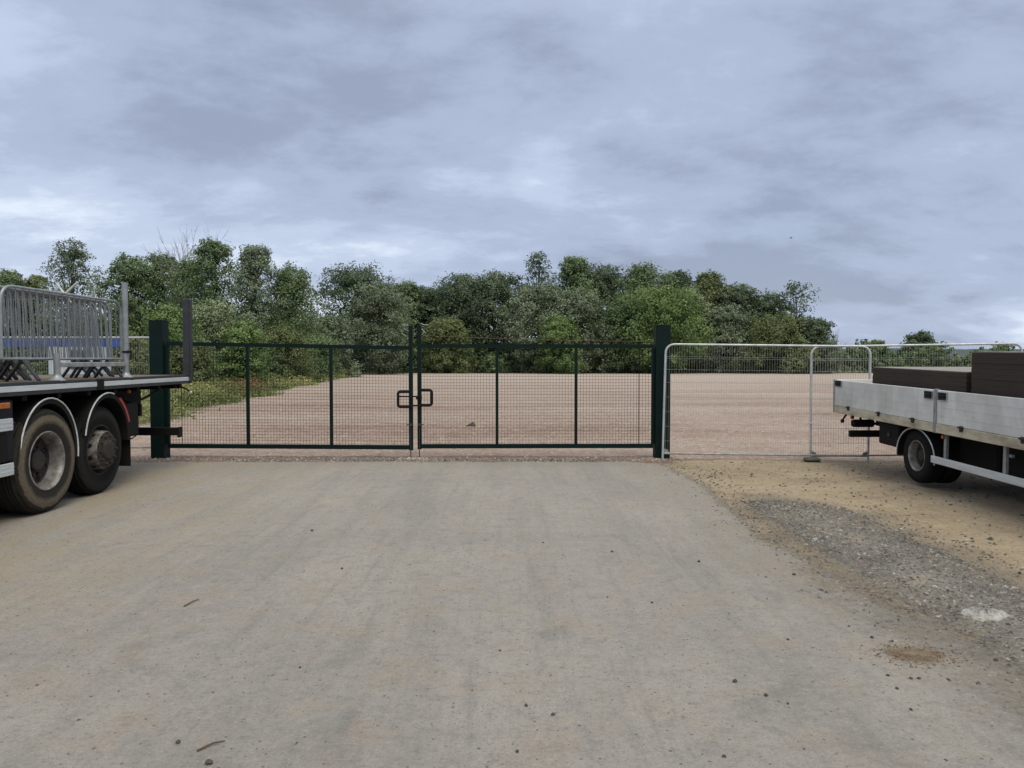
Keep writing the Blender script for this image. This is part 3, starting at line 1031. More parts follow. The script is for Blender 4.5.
# blue banner below the top tube of the panel behind the lorry
a0, b0 = at_y(-40, 338.5, 13.44), at_y(121, 346.5, 13.44)
mb = MB((a0.x, 13.44, b0.z))
n = 40
vs, fs = [], []
for i in range(n + 1):
    x = a0.x + (b0.x - a0.x) * i / n
    wv = .012 * math.sin(i * 1.1)
    sagz = .012 * math.sin(i * .55) ** 2
    for dy in (0, .004):
        vs += [(x, 13.44 + wv + dy, a0.z - sagz), (x, 13.44 + wv * 1.8 + dy, b0.z - sagz)]
for i in range(n):
    a_, b_ = i * 4, i * 4 + 4
    fs += [(a_, b_, b_ + 1, a_ + 1), (a_ + 2, a_ + 3, b_ + 3, b_ + 2), (a_, a_ + 2, b_ + 2, b_), (a_ + 1, b_ + 1, b_ + 3, a_ + 3)]
mb.add(vs, fs)
o = mb.build('fence_banner', BLUE)
o.location = (a0.x, 13.44, b0.z)
props(o, 'long narrow blue banner tied along the fence top behind the barriers', 'banner')

# pale cabin beyond the fence
p0, p1 = at_y(48, 341, 30.), at_y(92, 341, 30.)
t_ = thing('site_cabin', 'pale blue cabin far behind the stacked barriers', 'cabin', (p0.x, 30, -.08))
w_, h_ = p1.x - p0.x, p0.z + .08
MB().box(0, w_, 0, 1.4, .15, h_ - .08).build('wall', CABIN, t_)
MB().box(-.06, w_ + .06, -.06, 1.46, h_ - .079, h_ + .02, .02).build('roof', BLUE, t_)
MB().box(.9, 1.55, -.03, -.002, h_ - 1.1, h_ - .35).build('window', CABIN_DARK, t_)
MB().box(.15, .75, -.03, -.002, .2, h_ - .2).build('door', WHITE_TRIM, t_)


# ------------------------------------------------------------------ wheels
def wheel(parent, c, sx, kind, Rr=.52, base=(0, 0, 0), dual=True, hubside=1):
    """c: centre of the outer face; sx=+1 if the inside lies towards +x"""
    k = Rr / .52
    b = Vector(base)
    tm = TYRE_DUSTY if kind == 'dusty' else TYRE
    prof = [(.285, .035), (.30, .012), (.36, -.004), (.42, -.004), (.47, .008), (.503, .028), (.518, .055), (.52, .09), (.512, .095), (.512, .105), (.52, .11),
            (.52, .145), (.51, .15), (.51, .16), (.52, .165), (.52, .2), (.512, .205), (.512, .215), (.52, .22), (.518, .255), (.503, .282), (.45, .305), (.36, .31), (.285, .28)]
    mb = MB()
    mb.lathe_x([(r_ * k, x * k) for r_, x in prof], 64, (0, 0, 0), sx)
    if dual:
        mb.lathe_x([(r_ * k, x * k + .34 * k) for r_, x in prof], 48, (0, 0, 0), sx)
    w = mb.build('wheel', tm, parent, True, Vector(c) - b)
    if kind in ('dusty', 'dish'):
        rp_ = [(.292, .03), (.296, .012), (.288, .006), (.276, .012), (.266, .03), (.258, .06), (.254, .10), (.244, .145)]
        MB().lathe_x([(r_ * k, x * k) for r_, x in rp_], 56, (0, 0, 0), sx).build('rim', RIM, w, True)
        MB().lathe_x([(r_ * k, x * k) for r_, x in [(.244, .146), (.235, .157), (.17, .162), (.13, .147), (.10, .142)]], 48, (0, 0, 0), sx).build('wheel_disc', HUB, w, True)
        hb = MB().lathe_x([(.106 * k, .145 * k), (.105 * k, .105 * k), (.09 * k, .092 * k), (.06 * k, .088 * k), (.0, .087 * k)], 28, (0, 0, 0), sx)
        for i in range(10):
            a_ = 2 * math.pi * i / 10
            y, z = .142 * k * math.cos(a_), .142 * k * math.sin(a_)
            hb.tube([(sx * .16 * k, y, z), (sx * .118 * k, y, z)], .015 * k, 6)
        hl = MB()  # solid dark discs drawn in place of open, shaded holes
        for i in range(8):
            a_ = 2 * math.pi * (i + .5) / 8
            y, z = .205 * k * math.cos(a_), .205 * k * math.sin(a_)
            hl.tube([(sx * .175 * k, y, z), (sx * .156 * k, y, z)], .030 * k, 10)
        hb.build('hub', HUB, w, extra=hl, mat2=HOLE_SHADE)
    else:
        rp_ = [(.232, .10), (.228, .02), (.224, -.035), (.212, -.06)]
        MB().lathe_x([(r_ * k, x * k) for r_, x in [(.2115, -.0605), (.185, -.068), (.12, -.070)]], 48, (0, 0, 0), sx).build('wheel_disc', HUB, w, True)
        MB().lathe_x([(r_ * k, x * k) for r_, x in [(.292, .03), (.296, .014), (.286, .012), (.27, .05), (.258, .10), (.228, .10)]], 56, (0, 0, 0), sx).build('rim_ring', HUB, w, True)
        MB().lathe_x([(r_ * k, x * k) for r_, x in rp_], 56, (0, 0, 0), sx).build('rim', RIM_WORN, w, True)
        hb = MB().lathe_x([(.125 * k, -.065 * k), (.12 * k, -.08 * k), (.10 * k, -.095 * k), (.06 * k, -.10 * k), (0, -.10 * k)], 28, (0, 0, 0), sx)
        for i in range(10):
            a_ = 2 * math.pi * i / 10
            y, z = .165 * k * math.cos(a_), .165 * k * math.sin(a_)
            hb.tube([(-sx * .065 * k, y, z), (-sx * .10 * k, y, z)], .015 * k, 6)
        hl = MB()
        for i in range(10):
            a_ = 2 * math.pi * (i + .5) / 10
            y, z = .2285 * k * math.cos(a_), .2285 * k * math.sin(a_)
            y2, z2 = .215 * k * math.cos(a_), .215 * k * math.sin(a_)
            hl.tube([(sx * .02 * k, y2, z2), (sx * .02 * k, y, z)], .026 * k, 10)
        for i in range(10):
            a_ = 2 * math.pi * (i + .5) / 10
            y, z = .20 * k * math.cos(a_), .20 * k * math.sin(a_)
            hl.tube([(-sx * .055 * k, y, z), (-sx * .070 * k, y, z)], .012 * k, 8)
        hb.build('hub', HUB, w, extra=hl, mat2=HOLE_SHADE)
    return w


def arch_pts(yc, zc, ry, rz, a0, a1, n=20):
    return [(yc + ry * math.cos(R(a0 + (a1 - a0) * i / n)), zc + rz * math.sin(R(a0 + (a1 - a0) * i / n))) for i in range(n + 1)]


def fender(mb, pts, x0, x1, th=.012):
    vs, fs = [], []
    for i, (y, z) in enumerate(pts):
        a_, b_ = pts[max(0, i - 1)], pts[min(len(pts) - 1, i + 1)]
        d = Vector((b_[0] - a_[0], b_[1] - a_[1])).normalized()
        nx, nz = -d.y * th, d.x * th
        vs += [(x0, y, z), (x1, y, z), (x1, y + nx, z + nz), (x0, y + nx, z + nz)]
    for i in range(len(pts) - 1):
        a_, b_ = i * 4, i * 4 + 4
        for j in range(4):
            fs.append((a_ + j, a_ + (j + 1) % 4, b_ + (j + 1) % 4, b_ + j))
    fs += [(0, 1, 2, 3), tuple(len(vs) - 4 + j for j in (3, 2, 1, 0))]
    return mb.add(vs, fs)


# ------------------------------------------------------------------ flatbed lorry (big, left)
LX = -5.15          # near side of the deck
LB = Vector((-6.4, 9.0, 0))
lorry = thing('flatbed_lorry', 'large dark flatbed lorry with tandem axle carrying steel crowd barriers', 'lorry', LB + Vector((0, 0, .035)))
YR, YF = 12.22, 2.2
WD = 2.5
mb = MB(LB).box(LX - WD + .05, LX - .042, YF, YR - .04, 1.372, 1.418)
mb.build('deck', DECKWOOD, lorry)
rail = MB(LB).box(LX - .04, LX, YF, YR, 1.285, 1.428, .006)
rail.box(LX - WD, LX - WD + .04, YF, YR, 1.285, 1.428, .006)
rail.box(LX - WD + .041, LX - .041, YR - .04, YR, 1.285, 1.424)
rl = rail.build('side_rail', DARK_STEEL, lorry)
st = MB(LB).box(LX - .002, LX + .006, YF + .1, 9.42, 1.33, 1.388, .002)
st.box(LX - .002, LX + .006, 9.58, YR - .02, 1.33, 1.388, .002)
st.build('rail_strip', ALU, rl)
MB(LB).box(LX - .003, LX + .012, 9.425, 9.575, 1.288, 1.42, .003).build('rail_bracket', CHASSIS, rl)
# under the deck
fr = MB(LB)
fr.box(LX - WD + .45, LX - WD + .53, YF, YR - .15, .95, 1.22)
fr.box(LX - .83, LX - .75, YF, YR - .15, .95, 1.22)
y = YF + .3
while y < YR - .2:
    fr.box(LX - WD + .06, LX - .06, y, y + .08, 1.225, 1.37)
    y += .62
fr.box(LX - .75, LX - WD + .53, 7.9, 8.0, .7, 1.1) if False else None
fr.build('chassis_frame', CHASSIS, lorry)
ax = MB(LB)
for yy in (8.45, 9.62):
    ax.tube([(LX - .3, yy, .55), (LX - WD + .3, yy, .55)], .09, 10)
    ax.lathe_x([(0, -.2), (.2, -.16), (.22, 0), (.2, .16), (0, .2)], 16, (LX - WD / 2, yy, .55))
ax.build('axle', CHASSIS, lorry, True)
MB(LB).box(LX - .62, LX - .46, 8.25, 10.05, .95, 1.1, .02).build('spring_pack', CHASSIS, lorry)
wheel(lorry, (LX + .005, 8.41, .542), -1, 'dusty', .58, LB)
wheel(lorry, (LX - .05, 9.60, .522), -1, 'hub', .56, LB, dual=False)
wheel(lorry, (LX - WD - .005, 8.41, .542), 1, 'dusty', .58, LB)
wheel(lorry, (LX - WD + .05, 9.60, .522), 1, 'hub', .56, LB, dual=False)
for xa, xb in ((LX - .62, LX - .01), (LX - WD + .01, LX - WD + .62)):
    near = xb > LX - 1
    xe = xb if near else xa
    sg = 1 if near else -1
    pts = arch_pts(8.47, .60, .535, .63, -8, 176)
    f1 = fender(MB(LB), pts, xa, xb, .055).build('mudguard', BLACK, lorry)
    MB(LB).tube([(xe + sg * .004, y_, z_ + .004) for y_, z_ in pts], .009, 6).build('edge_trim', WHITE_TRIM, f1)
    pts = arch_pts(9.70, .61, .545, .625, -2, 168)
    f2 = fender(MB(LB), pts, xa, xb, .055).build('mudguard', BLACK, lorry)
    p2 = arch_pts(9.70, .61, .545, .625, 75, 168)
    MB(LB).tube([(xe + sg * .004, y_, z_ + .004) for y_, z_ in p2], .009, 6).build('edge_trim', WHITE_TRIM, f2)
    p3 = arch_pts(9.70, .61, .57, .65, 20, 58, 10)
    mbr = MB(LB)
    fender(mbr, p3, xe - .03, xe + .006, .040)
    mbr.build('red_edge', RED, f2)
    MB(LB).box(xa + .12, xb - .02, 10.275, 10.29, .22, .62).build('mud_flap', BLACK, lorry)
# side skirts and guard rails ahead of the wheels
MB(LB).box(LX - .30, LX - .03, YF, 7.90, .60, 1.26, .03).build('side_panel', NAVY, lorry)
MB(LB).box(LX - WD + .03, LX - WD + .30, YF, 7.90, .60, 1.26, .03).build('side_panel', NAVY, lorry)
for z0, z1 in ((.935, 1.06), (.475, .60)):
    for x0 in (LX - .029, LX - WD - .001):
        g_ = MB(LB).box(x0, x0 + .03, YF, 7.83, z0, z1, .004)
        for k in (.33, .66):
            zc = z0 + (z1 - z0) * k
            g_.box(x0 - .003, x0 + .033, YF, 7.83, zc - .003, zc + .003)
        g_.build('guard_rail', ALU, lorry)
MB(LB).box(LX - .10, LX - .012, YF + .4, 7.75, .62, .90).build('tool_locker', CHASSIS, lorry)
MB(LB).box(LX - .02, LX + .012, 7.62, 7.78, 1.165, 1.225, .008).build('side_marker_lamp', AMBER, lorry)
# stern: underrun bar, lamp brackets, cross member
MB(LB).box(LX - WD + .02, LX - .02, 11.72, 11.82, .49, .61, .01).build('underrun_bar', BLACK, lorry)
MB(LB).box(LX - .022, LX + .01, 11.70, 11.84, .46, .62, .008).build('bar_end_cap', BLACK, lorry)
for x0 in (LX - .72, LX - WD + .62):
    MB(LB).box(x0, x0 + .10, 11.35, 11.72, .52, .95).build('underrun_bracket', CHASSIS, lorry)
for x0 in (LX - .46, LX - WD + .1):
    MB(LB).box(x0, x0 + .36, 10.33, 10.68, .60, 1.06, .03).build('rear_locker', BLACK, lorry)
for x0 in (LX - .90, LX - WD + .54):
    tl = MB(LB).box(x0, x0 + .36, 11.60, 11.68, .80, .98, .01).build('tail_lamp', BLACK, lorry)
    MB(LB).box(x0 + .015, x0 + .345, 11.681, 11.70, .815, .965, .006).build('lens', GLASS_RED, tl)
MB(LB).box(LX - WD + .06, LX - .06, 11.75, 11.98, 1.215, 1.283, .01).build('rear_crossmember', CHASSIS, lorry)
hs = MB(LB)
hs.tube([(LX - .35, 10.45, 1.18), (LX - .2, 10.7, 1.05), (LX - .15, 11.0, 1.12), (LX - .2, 11.5, 1.2)], .018, 6)
hs.tube([(LX - .3, 10.6, .66), (LX - .25, 10.75, .54), (LX - .2, 10.85, .60)], .010, 6)
hs.build('air_hose', BLACK, lorry, True)
MB(LB).box(LX - .16, LX - .12, 10.46, 10.51, 1.20, 1.25, .01).build('tail_marker_lamp', AMBER, lorry)
lv = MB(LB)
lv.box(LX - .42, LX - .10, 12.0, 12.09, 1.205, 1.275, .02)
lv.tube([(LX - .12, 12.03, 1.235), (LX - .04, 12.04, 1.21), (LX + .045, 12.05, 1.155)], .014, 7)
l_ = lv.build('tie_lever', BLACK, lorry)
MB(LB).lathe_x([(0, -.02), (.017, -.014), (.021, 0), (.017, .014), (0, .02)], 10, (LX + .055, 12.05, 1.148)).build('lever_tip', WHITE_TRIM, l_)
# stanchions
st = MB(LB).box(LX - .078, LX + .022, 12.07, 12.218, 1.40, 2.63, .012)
st.box(LX + .0225, LX + .030, 12.09, 12.20, 1.32, 2.61, .003)
st.build('corner_stanchion', DARK_STEEL, lorry)


def tube_stanchion(y_, x_, ztop, r_):
    s_ = MB(LB).tube([(x_, y_, 1.419), (x_, y_, ztop)], r_, 14)
    s_.build('tube_stanchion', GALV_BARRIER, lorry, True)
    MB(LB).lathe_z([(.0, .001), (.09, .001), (.09, .012), (.065, .03), (r_ + .004, .06), (r_ + .001, .075)], 20, (x_, y_, 1.418)).build('stanchion_foot', GALV_BARRIER, lorry, True)


tube_stanchion(8.72, LX - .07, 1.735, .036)
tube_stanchion(10.28, LX - .07, 2.70, .038)
sr = MB(LB).box(LX - .085, LX - .055, 8.757, 10.241, 1.575, 1.632, .006)
sr.build('stanchion_rail', GALV_DULL, lorry)
cl = MB(LB).lathe_z([(.04, 0), (.048, .003), (.048, .022), (.04, .025)], 14, (LX - .07, 10.28, 1.755))
cl.box(LX - .03, LX + .03, 10.22, 10.25, 1.75, 1.785)
cl.build('ratchet_clip', BLACK, lorry)
# headboard at the front of the deck
hb = MB(LB).box(LX - WD + .02, LX - .02, YF - .06, YF - .001, 1.29, 2.6)
hb.build('headboard', DARK_STEEL, lorry)


# ------------------------------------------------------------------ crowd barriers on the deck
def barrier_proto():
    L, H, zb = 2.45, 1.03, .25
    t_ = thing('crowd_barrier', '', 'barrier', group='steel crowd barriers stacked on the lorry')
    path = fillet([(0, 0, zb), (0, 0, H), (0, L, H), (0, L, zb)], [.01, .2, .2, .01], 8, True)
    MB().tube(path, .0165, 10, closed=True).build('tube_frame', GALV_BARRIER, t_, True)
    mb = MB()
    n = 20
    for i in range(1, n):
        y_ = L * i / n
        mb.tube([(0, y_, zb + .01), (0, y_, H - .01)], .0056, 6, cap=False)
    mb.build('upright_bars', GALV_BAR, t_, True)
    for y_ in (.34, L - .34):
        f_ = MB()
        f_.box(-.005, .005, y_ - .03, y_ + .03, zb - .06, zb - .012)
        for s in (-1, 1):
            vs = []
            for x, z in ((0, zb - .02), (.18 * s, .0)):
                for dy in (-.028, .028):
                    for dz in (0, .028):
                        vs.append((x, y_ + dy, z + dz))
            f_.add(vs, [(0, 1, 3, 2), (4, 6, 7, 5), (0, 4, 5, 1), (2, 3, 7, 6), (0, 2, 6, 4), (1, 5, 7, 3)])
        f_.build('foot', DARK_STEEL, t_)  # feet coloured dark to stand in for shade below the barrier rails
    return t_


bp = barrier_proto()
rsb = random.Random(12)
spots = [
    (-5.37, 8.00, 0.0, 0.0, 'galvanised crowd barrier at the camera side of the stack on the lorry deck'),
    (-5.50, 8.05, .3, 2.5, 'galvanised crowd barrier second from the camera side of the deck stack'),
    (-5.58, 8.10, -.2, 4.0, ''), (-5.66, 8.07, .3, 4.6, ''), (-5.78, 8.14, -.2, 3.4, ''),
    (-5.92, 8.24, .5, 1.5, 'galvanised crowd barrier on the far side of the deck stack'),
]
for i, (x, y, rz, tilt, lab) in enumerate(spots):
    if i == 0:
        o = bp
    else:
        o = bp.copy()
        C.objects.link(o)
        for ch in bp.children:
            c = ch.copy()
            C.objects.link(c)
            c.parent = o
    o.location = (x, y, 1.457)
    o.rotation_euler = (0, R(-tilt), R(rz))
    o['label'] = lab or 'galvanised crowd barrier packed in the middle of the lorry deck stack'

for (xa, ya, xb, yb, lab) in ((56.3, 283.5, 66, 296, 'thin pale pole poking up from the barrier stack, the sloping steeper one'),
                              (77.5, 282.5, 66, 293, 'thin pale pole poking up from the barriers beside the tall grey stanchion')):
    A, B = at_y(xa, ya, 9.6), at_y(xb, yb, 9.6)
    D = (B - A).normalized()
    B = A + D * .30
    mb = MB(B)
    mb.tube([A, B], .014, 8)
    mb.tube([A, A - D * .004], .0165, 8)
    o = mb.build('metal_pole', WHITE_TRIM, None, True)
    o.location = B
    props(o, lab, 'pole')


# ------------------------------------------------------------------ dropside lorry (right)
RX = 5.36
TILT = .0163
RB = Vector((RX + 1.1, 10.2, 0))
truck = thing('dropside_lorry', 'white dropside lorry with dirty aluminium side boards loaded with brown sheets', 'lorry', RB, (TILT, 0, 0))
RY, RF, RW = 12.68, 3.0, 2.25
Y1 = 9.63        # divider post
zb, zt = .905, 1.326


def drop_panel(x0, y0, y1, face):
    mb = MB(RB).box(x0, x0 + .03, y0, y1, zb, zt, .005)
    for k in (.25, .5, .75):
        z = zb + (zt - zb) * k
        xx = x0 - .0025 if face < 0 else x0 + .0305
        mb.box(xx, xx + .002, y0 + .01, y1 - .01, z - .0025, z + .0025)
    return mb.build('side_board', ALU_PANEL, truck)


def latch(parent, yc, z0=1.20, w=.15):
    mb = MB(RB).box(RX - .012, RX - .001, yc - w / 2, yc + w / 2, z0, z0 + .105, .003)
    l_ = mb.build('latch', DARK_STEEL, parent)
    MB(RB).tube([(RX - .012, yc - w / 2, z0), (RX - .012, yc + w / 2, z0), (RX - .012, yc + w / 2, z0 + .105), (RX - .012, yc - w / 2, z0 + .105)], .005, 5, closed=True).build('latch_rim', ALU, l_)
    mb = MB(RB)
    mb.box(RX - .030, RX - .013, yc - w * .36, yc + w * .36, z0 + .03, z0 + .065, .006)
    mb.tube([(RX - .018, yc - w * .38, z0 + .085), (RX - .018, yc + w * .38, z0 + .085)], .006, 6)
    mb.build('handle', BLACK, l_)


b1 = drop_panel(RX, Y1 + .04, RY - .05, -1)
b2 = drop_panel(RX, RF, Y1 - .04, -1)
latch(b1, RY - .20, 1.215, .24)
latch(b1, Y1 + .15, 1.20, .19)
latch(b2, Y1 - .17, 1.20, .19)
drop_panel(RX + RW - .03, Y1 + .04, RY - .05, 1)
drop_panel(RX + RW - .03, RF, Y1 - .04, 1)
tb = MB(RB).box(RX + .05, RX + RW - .05, RY - .035, RY - .005, zb, zt, .005)
tb.build('tail_board', ALU_PANEL, truck)
for x0 in (RX - .006, RX + RW - .044):
    MB(RB).box(x0, x0 + .05, Y1 - .033, Y1 + .033, .78, zt + .012, .006).build('side_post', GALV_DULL, truck)
    MB(RB).box(x0, x0 + .05, RY - .048, RY, .785, zt + .008, .006).build('corner_post', GALV_DULL, truck)
bm_ = MB(RB).box(RX - .004, RX + .05, RF, Y1 - .034, .785, zb - .004, .006)
bm_.box(RX - .004, RX + .05, Y1 + .034, RY - .049, .785, zb - .004, .006)
bm_.build('side_beam', CREAM, truck)
bm_ = MB(RB).box(RX + RW - .05, RX + RW + .004, RF, RY - .049, .785, zb - .004, .006)
bm_.build('side_beam', CREAM, truck)
for yc in (12.1, 11.1, 10.15, 9.05, 7.95, 6.9):
    mb = MB(RB).box(RX - .014, RX - .005, yc - .035, yc + .035, .855, .925, .003)
    mb.tube([(RX - .018, yc - .05, .905), (RX - .018, yc + .05, .905)], .012, 7)
    mb.build('side_hinge', HUB, truck)
MB(RB).box(RX + .051, RX + RW - .051, RF, RY - .036, .86, .90).build('bed_floor', DECKWOOD, truck)
fr = MB(RB)
for x0 in (RX + .62, RX + RW - .70):
    fr.box(x0, x0 + .08, RF, RY - .2, .58, .80)
y = RF + .3
while y < RY - .1:
    fr.box(RX + .055, RX + RW - .055, y, y + .07, .785, .858)
    y += .55
fr.build('chassis_frame', CHASSIS, truck)
MB(RB).tube([(RX + .3, 10.2, .39), (RX + RW - .3, 10.2, .39)], .08, 10).build('axle', CHASSIS, truck, True)
wheel(truck, (RX + .10, 10.25, .40), 1, 'dish', .37, RB)
wheel(truck, (RX + RW - .10, 10.25, .40), -1, 'dish', .37, RB)
for xa, xb in ((RX + .06, RX + .62), (RX + RW - .62, RX + RW - .06)):
    pts = arch_pts(10.2, .40, .48, .375, -8, 188)
    f1 = fender(MB(RB), pts, xa, xb).build('mudguard', BLACK, truck)
    xe = xa if xb < RX + 1 else xb
    MB(RB).tube([(xe, y_, z_ + .003) for y_, z_ in pts], .009, 6).build('edge_trim', WHITE_TRIM if xb < RX + 1 else BLACK, f1)
# black locker and valance behind the rear wheel
MB(RB).box(RX + .10, RX + .60, 10.72, 11.30, .44, .78, .02).build('rear_locker', CHASSIS, truck)
mb = MB(RB).tube([(RX + .085, 10.98, .60), (RX + .10, 10.98, .60)], .035, 12)
mb.build('locker_lock', DARK_STEEL, truck)
MB(RB).box(RX + .0, RX + RW, 12.02, 12.10, .44, .545, .012).build('underrun_bar', BLACK, truck)
for x0 in (RX + .55, RX + RW - .65):
    MB(RB).box(x0, x0 + .1, 11.6, 12.02, .46, .60).build('underrun_bracket', CHASSIS, truck)
for x0 in (RX + .02, RX + RW - .40):
    tl = MB(RB).box(x0, x0 + .36, 11.98, 12.08, .60, .72, .03).build('tail_lamp', BLACK, truck)
    MB(RB).box(x0 + .02, x0 + .34, 12.081, 12.10, .615, .705, .006).build('lens', GLASS_RED, tl)
ub = MB(RB).tube([(RX + .36, 12.03, .655), (RX + .62, 12.03, .655), (RX + .66, 11.7, .68)], .02, 7)
ub.build('lamp_arm', BLACK, truck, True)
hk = MB(RB)
hk.tube([(RX + .10, 12.35, .80), (RX + .06, 12.36, .74), (RX + .02, 12.36, .675)], .016, 7)
hk.lathe_x([(0, -.03), (.03, -.02), (.033, 0), (.03, .02), (0, .03)], 10, (RX + .02, 12.36, .665))
hk.build('tail_hook', BLACK, truck, True)
MB(RB).lathe_x([(0, -.03), (.028, -.02), (.032, 0), (.028, .02), (0, .03)], 10, (RX + .13, 12.25, .735)).build('marker_lamp', AMBER, truck, True)
MB(RB).box(RX + .16, RX + .19, 12.05, 12.07, .72, .79).build('lamp_bracket', DARK_STEEL, truck)
# side guard
MB(RB).box(RX + .03, RX + .06, RF, 9.76, .385, .475, .006).build('side_guard', ALU, truck)
for yc in (9.50, 8.35):
    MB(RB).box(RX + .061, RX + .10, yc - .025, yc + .025, .40, .79, .004).build('guard_strut', GALV_DULL, truck)
MB(RB).box(RX + .40, RX + 1.1, 5.0, 8.9, .33, .77, .05).build('enlarged_fuel_tank', CHASSIS, truck)  # lengthened and lowered beyond need to keep the underside dark
MB(RB).box(RX + .36, RX + 1.2, 8.92, 9.72, .34, .77, .03).build('enlarged_battery_box', CHASSIS, truck)  # widened up to the tank to close bright gaps under the bed
MB(RB).box(RX + 1.2, RX + RW - .15, 5.0, 9.6, .30, .77, .03).build('underside_filler', CHASSIS, truck)  # solid block added to block light and darken the underside
MB(RB).tube([(RX + .36, 8.65, .62), (RX + .36, 8.70, .62)], .02, 8).build('air_valve', ALU, truck)
MB(RB).box(RX + .02, RX + .05, Y1 - .15, Y1 - .11, .72, .765, .006).build('side_marker_lamp', AMBER, truck)
MB(RB).box(RX + .03, RX + RW - .03, RF - .06, RF - .002, .90, 1.9, .01).build('headboard', ALU_PANEL, truck)


# ------------------------------------------------------------------ brown boards on the dropside lorry
def board_stack(y0, y1, ztop, n_vis, n_all, th, who, seed):
    rs = random.Random(seed)
    proto = None
    Lx, Ly = 1.5, y1 - y0
    for i in range(n_all):
        k = n_all - 1 - i                  # 0 = lowest
        z = ztop - (i + 1) * th
        if proto is None:
            mb = MB().box(-Lx / 2, Lx / 2, -Ly / 2, Ly / 2, .0003, th - .0003, .0012)
            o = mb.build('brown_board', BOARD)
            proto = o
        else:
            o = proto.copy()
            C.objects.link(o)
        o.location = (RX + .11 + Lx / 2 + rs.uniform(-.004, .004), (y0 + y1) / 2 + rs.uniform(-.006, .006), z + ((y0 + y1) / 2 - 10.2) * TILT)
        o.rotation_euler = (TILT, 0, rs.uniform(-.001, .001))
        if i == 0:
            lab = 'uppermost brown board of the %s stack on the dropside lorry' % who
        elif i == n_vis - 1:
            lab = 'lowest brown board seen above the side board in the %s stack' % who
        else:
            lab = 'brown board within the %s stack on the dropside lorry' % who
        props(o, lab, 'board', 'brown boards in the %s stack' % who)
    mb = MB().box(-Lx / 2 + .01, Lx / 2 - .01, -Ly / 2 + .01, Ly / 2 - .01, 0, .012, .002)
    o = mb.build('pale_board', BOARD_TOP)
    o.location = (RX + .11 + Lx / 2, (y0 + y1) / 2, ztop + .0015 + ((y0 + y1) / 2 - 10.2) * TILT)
    o.rotation_euler = (TILT, 0, .004)
    props(o, 'thin pale sheet lying on top of the %s stack of brown boards' % who, 'board')


board_stack(9.14, 11.52, 1.555, 4, 11, .059, 'lower', 3)
board_stack(6.60, 9.05, 1.80, 7, 14, .0615, 'taller', 4)


# ------------------------------------------------------------------ foliage
def leaf_quads(rs, ctr, size, normal_bias, aspect=.55):
    n = len(ctr)
    nrm = rs.normal(0, 1, (n, 3)) + normal_bias
    nrm /= np.linalg.norm(nrm, axis=1, keepdims=True) + 1e-9
    r_ = rs.normal(0, 1, (n, 3))
    u = np.cross(nrm, r_)
    u /= np.linalg.norm(u, axis=1, keepdims=True) + 1e-9
    v = np.cross(nrm, u)
    s = size * rs.uniform(.6, 1.35, n)
    u *= s[:, None] * .5
    v *= (s * aspect)[:, None] * .5
    return np.stack([ctr - u, ctr + v + u * .15, ctr + u, ctr - v + u * .15], 1).reshape(-1, 3)


def sph(rs, n):
    d = rs.normal(0, 1, (n, 3))
    return d / (np.linalg.norm(d, axis=1, keepdims=True) + 1e-9)


PROF = {
    'round': lambda t_: np.sqrt(np.clip(1 - (2 * t_ - .95) ** 2 / 1.1, .05, 1)),
    'ovoid': lambda t_: np.clip(np.sin(np.pi * np.clip(t_ * .86 + .12, 0, 1)) ** .8, .12, 1),
    'cone': lambda t_: np.clip(1.05 - t_ * .92, .1, 1),
    'dome': lambda t_: np.sqrt(np.clip(1.02 - t_ ** 2, .03, 1)),
    'spread': lambda t_: np.clip(.45 + .8 * t_ - .55 * t_ ** 3, .1, 1),
}


def crown(rs, H, W, base, prof, lobes, tufts, leaves, leaf, spread=.5, lobe_k=1., zs=.85):
    """returns quads, tints, lobe centres; crown stands between base and H"""
    span = H - base
    i = np.arange(lobes)
    t_ = (i + rs.uniform(.1, .9, lobes)) / lobes
    Rp = PROF[prof](t_) * W / 2
    ang = i * 2.39996 + rs.uniform(-.5, .5, lobes)
    cell = (W * W * span * .55 / lobes) ** (1 / 3)
    lr = lobe_k * np.minimum(cell * rs.uniform(.55, .92, lobes), np.maximum(Rp, W * .2) * .95)
    rad = np.clip(Rp - lr * .72, 0, None) * np.sqrt(rs.uniform(.25, 1., lobes))
    zc = base + t_ * span
    zc = np.minimum(zc, H - lr * zs * .9)
    LC = np.c_[rad * np.cos(ang), rad * np.sin(ang), zc]
    LC[-1, :2] *= .4
    ltint = rs.uniform(.22, .78, lobes)
    Q, T = [], []
    for k in range(lobes):
        d = sph(rs, tufts)
        d[:, 2] = d[:, 2] * .9 + .1
        tc = LC[k] + d * (lr[k] * rs.uniform(.55, 1.05, tufts))[:, None] * np.array([1, 1, zs])
        tr = lr[k] * rs.uniform(.24, .44, tufts)
        tt = np.clip(ltint[k] + rs.normal(0, .10, tufts), 0, 1)
        n = tufts * leaves
        dd = sph(rs, n) * (rs.uniform(0, 1, n) ** .45)[:, None]
        ctr = np.repeat(tc, leaves, 0) + dd * np.repeat(tr, leaves)[:, None] * np.array([1, 1, .75])
        nb = np.repeat(d, leaves, 0) * 1.3 + dd * .7 + np.array([0, 0, .75])
        keep = ctr[:, 2] > .05
        Q.append(leaf_quads(rs, ctr, leaf, nb).reshape(-1, 4, 3)[keep])
        T.append(np.clip(np.repeat(tt, leaves) + rs.normal(0, .07, n), 0, 1)[keep])
    return np.concatenate(Q).reshape(-1, 3), np.concatenate(T), LC, lr


